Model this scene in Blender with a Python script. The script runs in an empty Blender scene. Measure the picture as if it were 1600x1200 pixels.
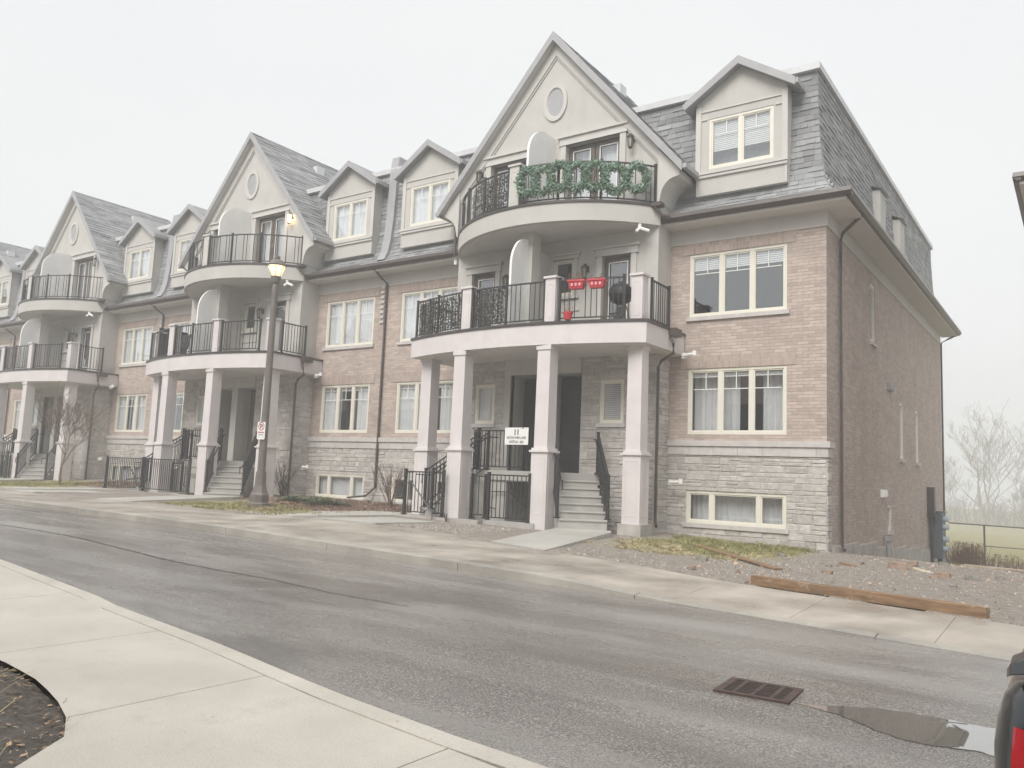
import bpy, math, random
import numpy as np
from mathutils import Vector, noise as mnoise
rnd = random.Random(7)
scene = bpy.context.scene
# ------------------------------------------------------------------ camera
CAM = (4.875, -19.5, 1.40)
cd = bpy.data.cameras.new("camera"); cam = bpy.data.objects.new("camera", cd)
scene.collection.objects.link(cam); scene.camera = cam
def cam_rot(yaw, pitch, roll):
    from mathutils import Matrix
    cy, sy = math.cos(yaw), math.sin(yaw)
    f = Vector((sy*math.cos(pitch), cy*math.cos(pitch), math.sin(pitch)))
    r = Vector((cy, -sy, 0)); u = r.cross(f)
    r2 = math.cos(roll)*r + math.sin(roll)*u
    u2 = -math.sin(roll)*r + math.cos(roll)*u
    return Matrix((r2, u2, -f)).transposed().to_euler()
cam.location = CAM
cam.rotation_euler = cam_rot(math.radians(-35.336), math.radians(6.5015), math.radians(2.366))
cd.sensor_width = 36; cd.lens = 36*1271.06/1600; cd.clip_end = 3000; cd.clip_start = .05
# ------------------------------------------------------------------ world, sun, exposure
SUN_EL, SUN_AZ = math.radians(46), math.radians(176)      # azimuth clockwise from +Y
w = bpy.data.worlds.new("World"); scene.world = w; w.use_nodes = True
nt = w.node_tree; nt.nodes.clear()
sky = nt.nodes.new("ShaderNodeTexSky"); sky.sky_type = 'NISHITA'; sky.sun_disc = False
sky.sun_elevation = SUN_EL; sky.sun_rotation = SUN_AZ; sky.dust_density = 6; sky.air_density = 1
hs = nt.nodes.new("ShaderNodeHueSaturation"); hs.inputs["Saturation"].default_value = .12
mx = nt.nodes.new("ShaderNodeMix"); mx.data_type = 'RGBA'; mx.inputs[0].default_value = .86
mx.inputs[7].default_value = (8.6, 8.85, 8.95, 1)                # the even cloud deck
bg = nt.nodes.new("ShaderNodeBackground"); bg.inputs[1].default_value = .0645
out = nt.nodes.new("ShaderNodeOutputWorld")
tcw = nt.nodes.new("ShaderNodeTexCoord"); mpw = nt.nodes.new("ShaderNodeMapping"); mpw.inputs["Scale"].default_value = (1, 1, 2.6)
nzw = nt.nodes.new("ShaderNodeTexNoise"); nzw.inputs["Scale"].default_value = 1.7; nzw.inputs["Detail"].default_value = 5
mxw = nt.nodes.new("ShaderNodeMix"); mxw.data_type = 'RGBA'; mxw.inputs[6].default_value = (8.0, 8.25, 8.45, 1); mxw.inputs[7].default_value = (9.3, 9.4, 9.35, 1)
nt.links.new(tcw.outputs["Generated"], mpw.inputs[0]); nt.links.new(mpw.outputs[0], nzw.inputs["Vector"]); nt.links.new(nzw.outputs["Fac"], mxw.inputs[0]); nt.links.new(mxw.outputs[2], mx.inputs[7])
nt.links.new(sky.outputs[0], hs.inputs["Color"]); nt.links.new(hs.outputs[0], mx.inputs[6])
nt.links.new(mx.outputs[2], bg.inputs[0]); nt.links.new(bg.outputs[0], out.inputs[0])
sd = bpy.data.lights.new("sun", 'SUN'); sd.energy = 1.75; sd.angle = math.radians(35); sd.color = (1, .96, .9)
so = bpy.data.objects.new("sun", sd); scene.collection.objects.link(so)
sdir = Vector((math.sin(SUN_AZ)*math.cos(SUN_EL), math.cos(SUN_AZ)*math.cos(SUN_EL), math.sin(SUN_EL)))
so.rotation_euler = sdir.to_track_quat('Z', 'Y').to_euler()
scene.view_settings.view_transform = 'Standard'; scene.view_settings.look = 'None'
scene.view_settings.exposure = .86; scene.view_settings.gamma = 1
scene.cycles.volume_bounces = 1; scene.cycles.max_bounces = 7; scene.cycles.transparent_max_bounces = 12
scene.cycles.volume_step_rate = 4; scene.cycles.use_denoising = True

# ------------------------------------------------------------------ materials
M = {}
def nodes(name):
    m = bpy.data.materials.new(name); m.use_nodes = True
    t = m.node_tree; b = t.nodes["Principled BSDF"]; M[name] = m
    return m, t, b
def N(t, kind, **k):
    n = t.nodes.new("ShaderNode"+kind)
    for a, v in k.items(): setattr(n, a, v)
    return n
def mixc(t, fac, a, b, blend='MIX'):
    n = N(t, "Mix", data_type='RGBA', blend_type=blend)
    for i, v in ((0, fac), (6, a), (7, b)):
        if hasattr(v, 'links') or hasattr(v, 'is_linked'): t.links.new(v, n.inputs[i])
        elif i == 0: n.inputs[0].default_value = v
        else: n.inputs[i].default_value = (*v, 1)
    return n.outputs[2]
def ramp(t, src, a, b, lo=0., hi=1.):
    n = N(t, "MapRange"); n.clamp = True
    t.links.new(src, n.inputs[0]); n.inputs[1].default_value = a; n.inputs[2].default_value = b
    n.inputs[3].default_value = lo; n.inputs[4].default_value = hi
    return n.outputs[0]
def math_(t, op, a, b=None):
    n = N(t, "Math", operation=op)
    for i, v in ((0, a), (1, b)):
        if v is None: continue
        if isinstance(v, (int, float)): n.inputs[i].default_value = v
        else: t.links.new(v, n.inputs[i])
    return n.outputs[0]
def noise(t, scale, detail=4, rough=.55, vec=None, dist=0):
    n = N(t, "TexNoise"); n.inputs["Scale"].default_value = scale; n.inputs["Detail"].default_value = detail
    n.inputs["Roughness"].default_value = rough; n.inputs["Distortion"].default_value = dist
    if vec is None: vec = objco(t)
    t.links.new(vec, n.inputs["Vector"]); return n.outputs["Fac"]
def objco(t):
    for n in t.nodes:
        if n.bl_idname == "ShaderNodeTexCoord": return n.outputs["Object"]
    return N(t, "TexCoord").outputs["Object"]
def mapping(t, vec, scale):
    n = N(t, "Mapping"); n.inputs["Scale"].default_value = scale; t.links.new(vec, n.inputs[0]); return n.outputs[0]
def bump(t, b, h, strength, dist=.02):
    n = N(t, "Bump"); n.inputs["Strength"].default_value = strength; n.inputs["Distance"].default_value = dist
    t.links.new(h, n.inputs["Height"]); t.links.new(n.outputs[0], b.inputs["Normal"])
def plain(name, col, rough=.6, var=.12, scale=3., bmp=0., fine=60, metal=0., tint=0., streak=0.):
    """mottled surface; 'tint' = per-face attribute variation; streak = weather streaks"""
    m, t, b = nodes(name)
    c = mixc(t, ramp(t, noise(t, scale), .3, .7), [x*(1-var) for x in col], [min(1, x*(1+var)) for x in col])
    if streak:
        s = noise(t, 1., 5, .6, mapping(t, objco(t), (3.5, 3.5, .35)))
        c = mixc(t, ramp(t, s, .52, .8, 0, streak), c, [x*.6 for x in col])
    if tint:
        a = N(t, "Attribute", attribute_name="tint")
        c = mixc(t, 1., c, mixc(t, a.outputs["Fac"], (1-tint,)*3, (1+tint,)*3), 'MULTIPLY')
    t.links.new(c, b.inputs["Base Color"]); b.inputs["Roughness"].default_value = rough
    b.inputs["Metallic"].default_value = metal
    if bmp: bump(t, b, noise(t, fine, 5), bmp, .01)
    return m
def wall_uv(t):
    g = N(t, "NewGeometry"); s = N(t, "SeparateXYZ"); t.links.new(g.outputs["True Normal"], s.inputs[0])
    f = math_(t, 'GREATER_THAN', math_(t, 'ABSOLUTE', s.outputs[0]), .6)
    p = N(t, "SeparateXYZ"); t.links.new(objco(t), p.inputs[0])
    u = math_(t, 'ADD', math_(t, 'MULTIPLY', p.outputs[1], f), math_(t, 'MULTIPLY', p.outputs[0], math_(t, 'SUBTRACT', 1., f)))
    c = N(t, "CombineXYZ"); t.links.new(u, c.inputs[0]); t.links.new(p.outputs[2], c.inputs[1])
    return c.outputs[0]
def brick(name, c1, c2, mort, bw=.30, rh=.088, ms=.009, off=.5, strength=.6):
    m, t, b = nodes(name); uv = wall_uv(t)
    def bt(a, c, mo):
        n = N(t, "TexBrick"); n.offset = off; t.links.new(uv, n.inputs["Vector"])
        for k, v in (("Color1", a), ("Color2", c), ("Mortar", mo)): n.inputs[k].default_value = (*v, 1)
        n.inputs["Scale"].default_value = 1; n.inputs["Mortar Size"].default_value = ms; n.inputs["Mortar Smooth"].default_value = .3
        n.inputs["Bias"].default_value = 0; n.inputs["Brick Width"].default_value = bw; n.inputs["Row Height"].default_value = rh
        return n
    n = bt(c1, c2, mort)
    v = noise(t, 1.2, 4)
    c = mixc(t, ramp(t, v, .3, .75), n.outputs["Color"], (.80, .78, .78), 'MULTIPLY')
    c = mixc(t, ramp(t, noise(t, 9, 3), .55, .75, 0, .35), c, [x*1.3 for x in c1])
    # efflorescence: pale bloom, and damp streaks
    s = noise(t, 1., 4, .6, mapping(t, objco(t), (2.2, 2.2, .5)))
    c = mixc(t, ramp(t, s, .58, .8, 0, .45), c, (.56, .50, .46))
    t.links.new(c, b.inputs["Base Color"]); b.inputs["Roughness"].default_value = .85
    h = math_(t, 'ADD', math_(t, 'MULTIPLY', n.outputs["Fac"], -1.), math_(t, 'MULTIPLY', noise(t, 30, 4), .5))
    bump(t, b, h, strength, .012)
brick("brick", (.57, .475, .42), (.42, .345, .305), (.40, .35, .31), bw=.27, rh=.080, ms=.008)  # mortar tone set dark to paint the shadow lines of raked joints
brick("brick_soldier", (.48, .385, .335), (.37, .29, .25), (.46, .42, .385), bw=.088, rh=.30, off=0)
def stonemat():
    m, t, b = nodes("stone")
    a = N(t, "Attribute", attribute_name="tint")
    c = mixc(t, a.outputs["Fac"], (.47, .455, .435), (.68, .66, .63))
    c = mixc(t, ramp(t, noise(t, 6, 6, .65), .35, .7), c, (.72, .68, .66), 'MULTIPLY')
    c = mixc(t, ramp(t, noise(t, 1.3, 3), .5, .75, 0, .35), c, (.40, .34, .30))
    t.links.new(c, b.inputs["Base Color"]); b.inputs["Roughness"].default_value = .9
    bump(t, b, noise(t, 14, 8, .7), .75, .05)
stonemat()
def shinglemat():
    m, t, b = nodes("shingle")
    a = N(t, "Attribute", attribute_name="tint")
    c = mixc(t, a.outputs["Fac"], (.17, .172, .178), (.41, .414, .42))
    c = mixc(t, ramp(t, noise(t, 2, 4), .35, .7), c, (.72, .74, .74), 'MULTIPLY')
    c = mixc(t, ramp(t, noise(t, 150, 2), .5, .75, 0, .35), c, (.33, .34, .35))
    t.links.new(c, b.inputs["Base Color"]); b.inputs["Roughness"].default_value = .75
    bump(t, b, noise(t, 120, 3), .3, .01)
shinglemat()
plain("mortar", (.50, .48, .45), .9, .15)
plain("stucco", (.505, .492, .462), .85, .06, 1.5, .3, 120, streak=.22)
plain("stucco_trim", (.545, .532, .503), .8, .05, 2, .1, 120, streak=.08)
plain("column_white", (.64, .60, .60), .65, .06, 2, .12, 90, streak=.22)
plain("panel_white", (.84, .84, .83), .5, .05, 2, streak=.08)
plain("soffit", (.62, .60, .57), .7, .05, 2)
plain("limestone", (.52, .495, .48), .8, .10, 6, .2, 60, tint=.06, streak=.15)
plain("dark_metal", (.055, .048, .046), .38, .15, 5)
plain("rail_black", (.030, .029, .031), .4, .2, 5)
plain("gutter_brown", (.085, .068, .062), .35, .15, 5)
plain("fascia_grey", (.36, .36, .37), .5, .08, 3, streak=.15)
plain("cap_grey", (.55, .56, .57), .45, .08, 3)
plain("frame_cream", (.72, .695, .61), .45, .03, 3)
plain("muntin_white", (.80, .80, .78), .4, .02)
plain("door_brown", (.12, .095, .08), .4, .15, 4)
plain("door_dark", (.028, .03, .034), .35, .15, 4)
plain("curtain", (.85, .85, .85), .9, .06, 4)
plain("blind", (.85, .85, .83), .8, .04, 4)
plain("room_shade", (.05, .05, .05), .9, .1)
plain("pvc", (.80, .80, .79), .35, .03)
plain("concrete_step", (.40, .39, .37), .8, .12, 3, .25, 70, streak=.2)
plain("concrete_old", (.42, .40, .37), .85, .2, 2.5, .4, 50, streak=.35)
plain("plastic_green", (.035, .10, .055), .6, .3, 20, tint=.5)
plain("wreath_green", (.20, .30, .22), .7, .3, 12, tint=.45)
plain("screen_leaf", (.05, .05, .04), .7, .4, 14, tint=.6)
plain("planter_red", (.52, .045, .06), .4, .1, 10)
plain("planter_pink", (.75, .35, .38), .4, .1, 10)
plain("dead_plant", (.20, .13, .09), .9, .3, 20)
plain("grill_black", (.015, .016, .022), .45, .2, 8)
def timbermat():
    m, t, b = nodes("timber"); g = noise(t, 1., 6, .65, mapping(t, objco(t), (1.3, 14, 22))); k = noise(t, 1.4, 4)
    c = mixc(t, ramp(t, g, .32, .68), (.165, .10, .055), (.34, .215, .125))
    c = mixc(t, ramp(t, k, .5, .7, 0, .6), c, (.16, .12, .085)); c = mixc(t, ramp(t, noise(t, 5, 5, .7), .6, .72, 0, .6), c, (.50, .42, .32))
    t.links.new(c, b.inputs["Base Color"]); b.inputs["Roughness"].default_value = .7; bump(t, b, g, .5, .01)
timbermat()
plain("timber_pale", (.62, .54, .42), .75, .2, 5, .3, 40)
plain("twig", (.16, .115, .09), .9, .25, 6)
plain("bark_fog_pale", (.27, .25, .23), .9, .25, 6)  # bark lightened so its colour carries part of the fog fade
plain("pebble", (.42, .39, .35), .85, .3, 9, .3, 30, tint=.45)
plain("brick_rubble", (.42, .31, .24), .9, .3, 6, .3, 40, tint=.3)
plain("meter_grey", (.10, .125, .15), .45, .1, 5)
plain("meter_glass", (.42, .5, .56), .15, .1, 5)
plain("conduit_grey", (.32, .33, .34), .5, .1)
plain("rust_iron", (.085, .055, .047), .7, .35, 14, .4, 80)
plain("pit_shade_tar", (.012, .01, .01), .9, .2)
plain("lamp_bronze", (.155, .135, .125), .5, .12, 5, .1, 60)
plain("sign_white", (.82, .83, .82), .45, .03)
plain("ink_black", (.02, .02, .022), .6, 0)
plain("ink_red", (.45, .07, .06), .6, 0)
plain("car_rubber", (.02, .02, .02), .8, .1)
plain("chrome", (.55, .55, .56), .12, .05, 3, metal=1.)
plain("fence_steel", (.12, .11, .10), .5, .2)
plain("grass_blade", (.27, .26, .115), .8, .4, 3, tint=.5)
plain("straw_blade", (.42, .36, .21), .85, .3, 5, tint=.4)
plain("evergreen_blade", (.17, .21, .13), .8, .3, 5, tint=.5)
plain("leaf_litter", (.33, .22, .14), .85, .4, 9, tint=.6)
def carpaint():
    m, t, b = nodes("car_paint")
    b.inputs["Base Color"].default_value = (.022, .026, .03, 1); b.inputs["Roughness"].default_value = .28
    b.inputs["Metallic"].default_value = .5; b.inputs["Coat Weight"].default_value = 1; b.inputs["Coat Roughness"].default_value = .04
carpaint()
def simple(name, col, rough, **k):
    m, t, b = nodes(name); b.inputs["Base Color"].default_value = (*col, 1); b.inputs["Roughness"].default_value = rough
    for a, v in k.items(): b.inputs[a.replace('_', ' ')].default_value = v
simple("car_glass", (.01, .012, .014), .04)
simple("lens_red", (.5, .01, .018), .08, Coat_Weight=1.)
simple("lens_clear", (.62, .58, .56), .1, Coat_Weight=1.)
def emis(name, col, s):
    m, t, b = nodes(name); b.inputs["Base Color"].default_value = (*col, 1)
    b.inputs["Emission Color"].default_value = (*col, 1); b.inputs["Emission Strength"].default_value = s
emis("lamp_glow", (1., .72, .36), 9.)
def glass(name, tintc, refl, rough=.015):
    m, t, b = nodes(name); t.nodes.remove(b)
    tr = N(t, "BsdfTransparent"); tr.inputs[0].default_value = (*tintc, 1)
    gl = N(t, "BsdfGlossy"); gl.inputs["Roughness"].default_value = rough; gl.inputs[0].default_value = (.92, .95, .97, 1)
    n2 = N(t, "Bump"); n2.inputs["Strength"].default_value = .05; n2.inputs["Distance"].default_value = .02
    t.links.new(noise(t, 1.1, 1), n2.inputs["Height"]); t.links.new(n2.outputs[0], gl.inputs["Normal"])
    f = N(t, "LayerWeight"); f.inputs[0].default_value = .5
    ms = N(t, "MixShader"); fac = math_(t, 'ADD', math_(t, 'MULTIPLY', math_(t, 'POWER', f.outputs["Facing"], 2.5), .6), refl)
    t.links.new(fac, ms.inputs[0]); t.links.new(tr.outputs[0], ms.inputs[1]); t.links.new(gl.outputs[0], ms.inputs[2])
    t.links.new(ms.outputs[0], t.nodes["Material Output"].inputs[0])
glass("window_glass", (.90, .92, .93), .24)
emis("lamp_glow_soft", (1, .76, .42), .9)
glass("lamp_glass", (.95, .92, .85), .05)
def asphalt():
    m, t, b = nodes("asphalt"); v = objco(t)
    st = mapping(t, v, (.22, 1.1, 1))
    n1 = noise(t, 1.1, 5, .6, st); n2 = noise(t, 75, 3, .8); n3 = noise(t, .35, 3); n4 = noise(t, 28, 4, .7)
    c = mixc(t, ramp(t, n1, .35, .68), (.15, .134, .122), (.33, .31, .29))
    c = mixc(t, ramp(t, n2, .52, .60, 0, .85), c, (.55, .52, .49))
    c = mixc(t, ramp(t, n2, .46, .36, 0, .7), c, (.06, .056, .054))
    c = mixc(t, ramp(t, n4, .35, .65), c, (.74, .74, .74), 'MULTIPLY')
    t.links.new(c, b.inputs["Base Color"])
    t.links.new(ramp(t, math_(t, 'ADD', n1, math_(t, 'MULTIPLY', n3, .6)), .64, 1.0, .08, .46), b.inputs["Roughness"])
    b.inputs["Specular IOR Level"].default_value = .9
    pt = noise(t, .45, 4, .6, mapping(t, v, (.35, 1, 1)), 1.)
    t.links.new(mixc(t, ramp(t, pt, .52, .62, 0, .55), c, (.10, .088, .08)), b.inputs['Base Color'])
    bump(t, b, math_(t, 'ADD', n2, math_(t, 'MULTIPLY', n4, .6)), .38, .010)
asphalt()
def pavement(name, base, dark, wet):
    m, t, b = nodes(name)
    n1 = noise(t, .9, 5, .6); n2 = noise(t, 90, 3); n3 = noise(t, 5, 5, .65)
    c = mixc(t, ramp(t, n1, .38, .66), dark, base)
    st = noise(t, 1.6, 6, .7, None, 1.5); c = mixc(t, ramp(t, st, .55, .72, 0, .45), c, [x*.78 for x in dark])
    a = N(t, "Attribute", attribute_name="tint"); c = mixc(t, 1., c, mixc(t, a.outputs["Fac"], (.93,)*3, (1.04,)*3), 'MULTIPLY')
    c = mixc(t, ramp(t, n3, .55, .8, 0, .3), c, [x*.75 for x in dark])
    c = mixc(t, ramp(t, n2, .35, .65), c, (.86, .86, .86), 'MULTIPLY')
    c = mixc(t, ramp(t, noise(t, 260, 2, .9), .35, .42, .6, 0), c, [x*.6 for x in dark])
    c = mixc(t, ramp(t, noise(t, 11, 2, .9), .70, .76, 0, .5), c, (.22, .2, .17))
    t.links.new(c, b.inputs["Base Color"])
    t.links.new(ramp(t, n1, .35, .7, wet, .8), b.inputs["Roughness"])
    bump(t, b, math_(t, 'ADD', n2, n3), .45, .008)
pavement("pave_near", (.72, .675, .60), (.63, .585, .515), .5)
pavement("pave_far", (.52, .475, .415), (.35, .31, .265), .25)
pavement("pave_new", (.53, .515, .475), (.46, .445, .41), .5)
pavement("curb_stone", (.50, .47, .42), (.34, .32, .29), .45)
def terrain_mat():
    m, t, b = nodes("terrain")
    g = N(t, "Attribute", attribute_name="grass"); mu = N(t, "Attribute", attribute_name="mulch")
    n = noise(t, 2.2, 6, .65); n2 = noise(t, 45, 4, .7); n3 = noise(t, 9, 5, .7)
    c = mixc(t, ramp(t, n2, .36, .64), (.22, .19, .165), (.44, .405, .365))
    c = mixc(t, ramp(t, n3, .42, .68, 0, .85), c, (.215, .17, .135))
    gr = mixc(t, ramp(t, n3, .35, .65), (.21, .20, .08), (.36, .32, .17))
    gf = ramp(t, math_(t, 'ADD', g.outputs["Fac"], math_(t, 'MULTIPLY', math_(t, 'SUBTRACT', n3, .5), 1.6)), .42, .60)
    c = mixc(t, gf, c, gr)
    ml = mixc(t, ramp(t, n2, .35, .65), (.075, .045, .033), (.21, .14, .105))
    mf = ramp(t, math_(t, 'ADD', mu.outputs["Fac"], math_(t, 'MULTIPLY', math_(t, 'SUBTRACT', n3, .5), 1.2)), .42, .58)
    c = mixc(t, mf, c, ml)
    t.links.new(c, b.inputs["Base Color"]); b.inputs["Roughness"].default_value = .9
    bump(t, b, math_(t, 'ADD', n2, n3), .9, .03)
terrain_mat()
def mulchmat():
    m, t, b = nodes("bare_soil")
    n = noise(t, 4, 6, .7); n2 = noise(t, 40, 5, .75)
    c = mixc(t, ramp(t, n2, .35, .65), (.11, .085, .07), (.27, .235, .20))
    c = mixc(t, ramp(t, n, .42, .6), c, (.24, .215, .19))
    c = mixc(t, ramp(t, noise(t, 18, 4, .8), .62, .70, 0, .9), c, (.62, .60, .58))
    t.links.new(c, b.inputs["Base Color"]); b.inputs["Roughness"].default_value = .8
    bump(t, b, math_(t, 'ADD', n2, n), 1., .05)
mulchmat()
def watermat():
    m, t, b = nodes("puddle_water"); b.inputs["Base Color"].default_value = (.13, .122, .112, 1)
    b.inputs["Roughness"].default_value = .02; b.inputs["IOR"].default_value = 1.6; b.inputs["Specular IOR Level"].default_value = .9
    b.inputs["Coat Weight"].default_value = 1.; b.inputs["Coat IOR"].default_value = 2.2; b.inputs["Coat Roughness"].default_value = .01
watermat()

# ------------------------------------------------------------------ mesh builder
class MB:
    def __init__(s, T=None): s.v = []; s.f = []; s.t = []; s.T = T
    def vert(s, p):
        if s.T: p = s.T(*p)
        s.v.append(tuple(p)); return len(s.v)-1
    def face(s, pts, tint=.5):
        s.f.append([s.vert(p) for p in pts]); s.t.append(tint)
    def box(s, x0, x1, y0, y1, z0, z1, tint=.5):
        i = [s.vert(p) for p in ((x0,y0,z0),(x1,y0,z0),(x1,y1,z0),(x0,y1,z0),(x0,y0,z1),(x1,y0,z1),(x1,y1,z1),(x0,y1,z1))]
        for q in ((0,3,2,1),(4,5,6,7),(0,1,5,4),(1,2,6,5),(2,3,7,6),(3,0,4,7)):
            s.f.append([i[k] for k in q]); s.t.append(tint)
    def prism(s, poly, z0, z1, tint=.5, cap=True):
        """poly in xy (ccw) extruded in z"""
        n = len(poly); a = [s.vert((p[0], p[1], z0)) for p in poly]; b = [s.vert((p[0], p[1], z1)) for p in poly]
        for k in range(n):
            j = (k+1) % n; s.f.append([a[k], a[j], b[j], b[k]]); s.t.append(tint)
        if cap:
            s.f.append(a[::-1]); s.f.append(b); s.t += [tint, tint]
    def xprism(s, poly, x0, x1, tint=.5):
        """poly in yz extruded along x"""
        n = len(poly); a = [s.vert((x0, p[0], p[1])) for p in poly]; b = [s.vert((x1, p[0], p[1])) for p in poly]
        for k in range(n):
            j = (k+1) % n; s.f.append([a[k], a[j], b[j], b[k]]); s.t.append(tint)
        s.f.append(a[::-1]); s.f.append(b); s.t += [tint, tint]
    def yprism(s, poly, y0, y1, tint=.5):
        n = len(poly); a = [s.vert((p[0], y0, p[1])) for p in poly]; b = [s.vert((p[0], y1, p[1])) for p in poly]
        for k in range(n):
            j = (k+1) % n; s.f.append([a[k], a[j], b[j], b[k]]); s.t.append(tint)
        s.f.append(a[::-1]); s.f.append(b); s.t += [tint, tint]
    def tube(s, pts, r, n=6, tint=.5, caps=True):
        pts = [Vector(p) for p in pts]; rs = r if isinstance(r, (list, tuple)) else [r]*len(pts)
        rings = []
        for i, p in enumerate(pts):
            d = (pts[min(i+1, len(pts)-1)] - pts[max(i-1, 0)])
            if d.length < 1e-9: d = Vector((0, 0, 1))
            d.normalize(); a = Vector((0, 0, 1)) if abs(d.z) < .9 else Vector((1, 0, 0))
            e = d.cross(a).normalized(); g = d.cross(e)
            ph = math.pi/4 if n == 4 else 0
            rings.append([s.vert(p + rs[i]*(math.cos(ph+2*math.pi*k/n)*e + math.sin(ph+2*math.pi*k/n)*g)) for k in range(n)])
        for a, b in zip(rings, rings[1:]):
            for k in range(n):
                j = (k+1) % n; s.f.append([a[k], a[j], b[j], b[k]]); s.t.append(tint)
        if caps and n > 2:
            s.f.append(rings[0][::-1]); s.f.append(rings[-1]); s.t += [tint, tint]
    def lathe(s, prof, c=(0, 0), n=16, sq=False):
        rings = []
        for r, z in prof:
            rings.append([s.vert((c[0]+r*math.cos(2*math.pi*(k+.5)/n), c[1]+r*math.sin(2*math.pi*(k+.5)/n), z)) for k in range(n)])
        for a, b in zip(rings, rings[1:]):
            for k in range(n):
                j = (k+1) % n; s.f.append([a[k], a[j], b[j], b[k]]); s.t.append(.5)
        s.f.append(rings[0][::-1]); s.f.append(rings[-1]); s.t += [.5, .5]
    def bar(s, p, q, w, h, tint=.5):
        """box-section bar between two points, w across, h vertical"""
        p, q = Vector(p), Vector(q); d = (q-p).normalized()
        a = Vector((0, 0, 1)) if abs(d.z) < .95 else Vector((1, 0, 0))
        e = d.cross(a).normalized(); g = e.cross(d)
        c = [(-1,-1), (1,-1), (1,1), (-1,1)]
        A = [s.vert(p + e*w/2*x + g*h/2*y) for x, y in c]; B = [s.vert(q + e*w/2*x + g*h/2*y) for x, y in c]
        for k in range(4):
            j = (k+1) % 4; s.f.append([A[k], A[j], B[j], B[k]]); s.t.append(tint)
        s.f.append(A[::-1]); s.f.append(B); s.t += [tint, tint]
    def build(s, name, mat, parent=None, smooth=False, label=None):
        me = bpy.data.meshes.new(name); me.from_pydata(s.v, [], s.f); me.update()
        at = me.attributes.new("tint", 'FLOAT', 'FACE'); at.data.foreach_set("value", s.t)
        me.materials.append(M[mat])
        if smooth: me.polygons.foreach_set("use_smooth", [True]*len(me.polygons))
        o = bpy.data.objects.new(name, me); scene.collection.objects.link(o)
        if parent: o.parent = parent
        if label: o["label"] = label
        return o
def fix_normals(o):
    import bmesh
    b = bmesh.new(); b.from_mesh(o.data); bmesh.ops.recalc_face_normals(b, faces=b.faces); b.to_mesh(o.data); b.free(); return o
def bevel(o, wd=.01, seg=2):
    m = o.modifiers.new("bevel", 'BEVEL'); m.width = wd; m.segments = seg; m.limit_method = 'ANGLE'; return o
def empty(name, label, cat, loc=(0, 0, 0), group=None):
    o = bpy.data.objects.new(name, None); scene.collection.objects.link(o); o.location = loc
    o["label"] = label; o["category"] = cat
    if group: o["group"] = group
    return o
def tag(o, label, cat, group=None):
    o["label"] = label; o["category"] = cat
    if group: o["group"] = group
    return o
def struct(o, kind="structure"): o["kind"] = kind; return o

# ------------------------------------------------------------------ levels of the ground
def S(x): return float(np.interp(x, [-60,-30,-17,-9,-3,0,6], [.40,.33,.25,.19,.08,0,-.05]))      # far sidewalk
def RD(x): return float(np.interp(x, [-60,-30,-17,-9,-3,0,6], [.27,.20,.12,.06,-.05,-.11,-.13]))  # road
FAR = [(-90,-9.2),(-40,-9.2),(-19,-9.27),(-13.4,-9.31),(-9,-9.44),(-3.1,-9.62),(-1.0,-9.66),(.6,-9.68),(1.8,-9.85),(4.34,-10.35),(9,-11.6),(20,-15)]
BACK = [(-90,-7.2),(-40,-7.1),(-21.4,-7.0),(-15.3,-6.4),(-11.4,-6.0),(-9.8,-5.95),(-7.2,-5.6),(-3.9,-6.75),(-1.6,-6.95),(.9,-7.75),(3.8,-8.35),(9,-9.6),(20,-13)]
NEAR = [(-90,-14.0),(-20,-14.1),(-6.68,-14.49),(-3.12,-14.96),(-.89,-15.32),(.85,-15.68),(1.94,-15.84),(2.74,-15.92),(6,-16.5),(12,-18)]
def pl(P, x): return float(np.interp(x, [p[0] for p in P], [p[1] for p in P]))
def curb_h(x): return float(np.interp(x, [-3, -1.2, .6, 3], [.13, .12, .02, .015]))
def NZ(x): return max(-.02, RD(x)+.05) if x < -3 else -.02
def W(x): return float(np.interp(x, [-60,-32,-18,-14,-4,0,4], [.6,.58,.47,.42,.17,0.0,-.12]))
def yard(x, y):
    yb = pl(BACK, x)
    if y <= 0:
        k = min(1, max(0, (y-yb)/(0-yb))); k = k**2.4 if x < -4 else k
        return S(x)*(1-k) + W(x)*k
    z0 = W(min(x, 30))
    return z0 - 1.37*min(y/18., 1.0) - max(0, min(1, (y-18)/110))*2.9
def gz(x, y):
    if y < NEAR_BACK(x): return -.06
    if y < pl(BACK, x)+.02: return RD(x)-.25 if y > pl(NEAR, x)-.3 else -.16
    return yard(x, y)
def NEAR_BACK(x): return -60
WELL = []      # rectangles (x0,x1,y0,y1) cut out of the ground
MODS = [(-7.25, 7.1, 5.08, 5.20), (-20.95, 6.6, 4.95, 4.8), (-34.4, 6.85, 4.95, 4.8), (-48.0, 6.75, 4.95, 4.8)]
for (C, hw, wo, do) in MODS: WELL.append((C-.3, C+1.1, -2.75, -.8))

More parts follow.
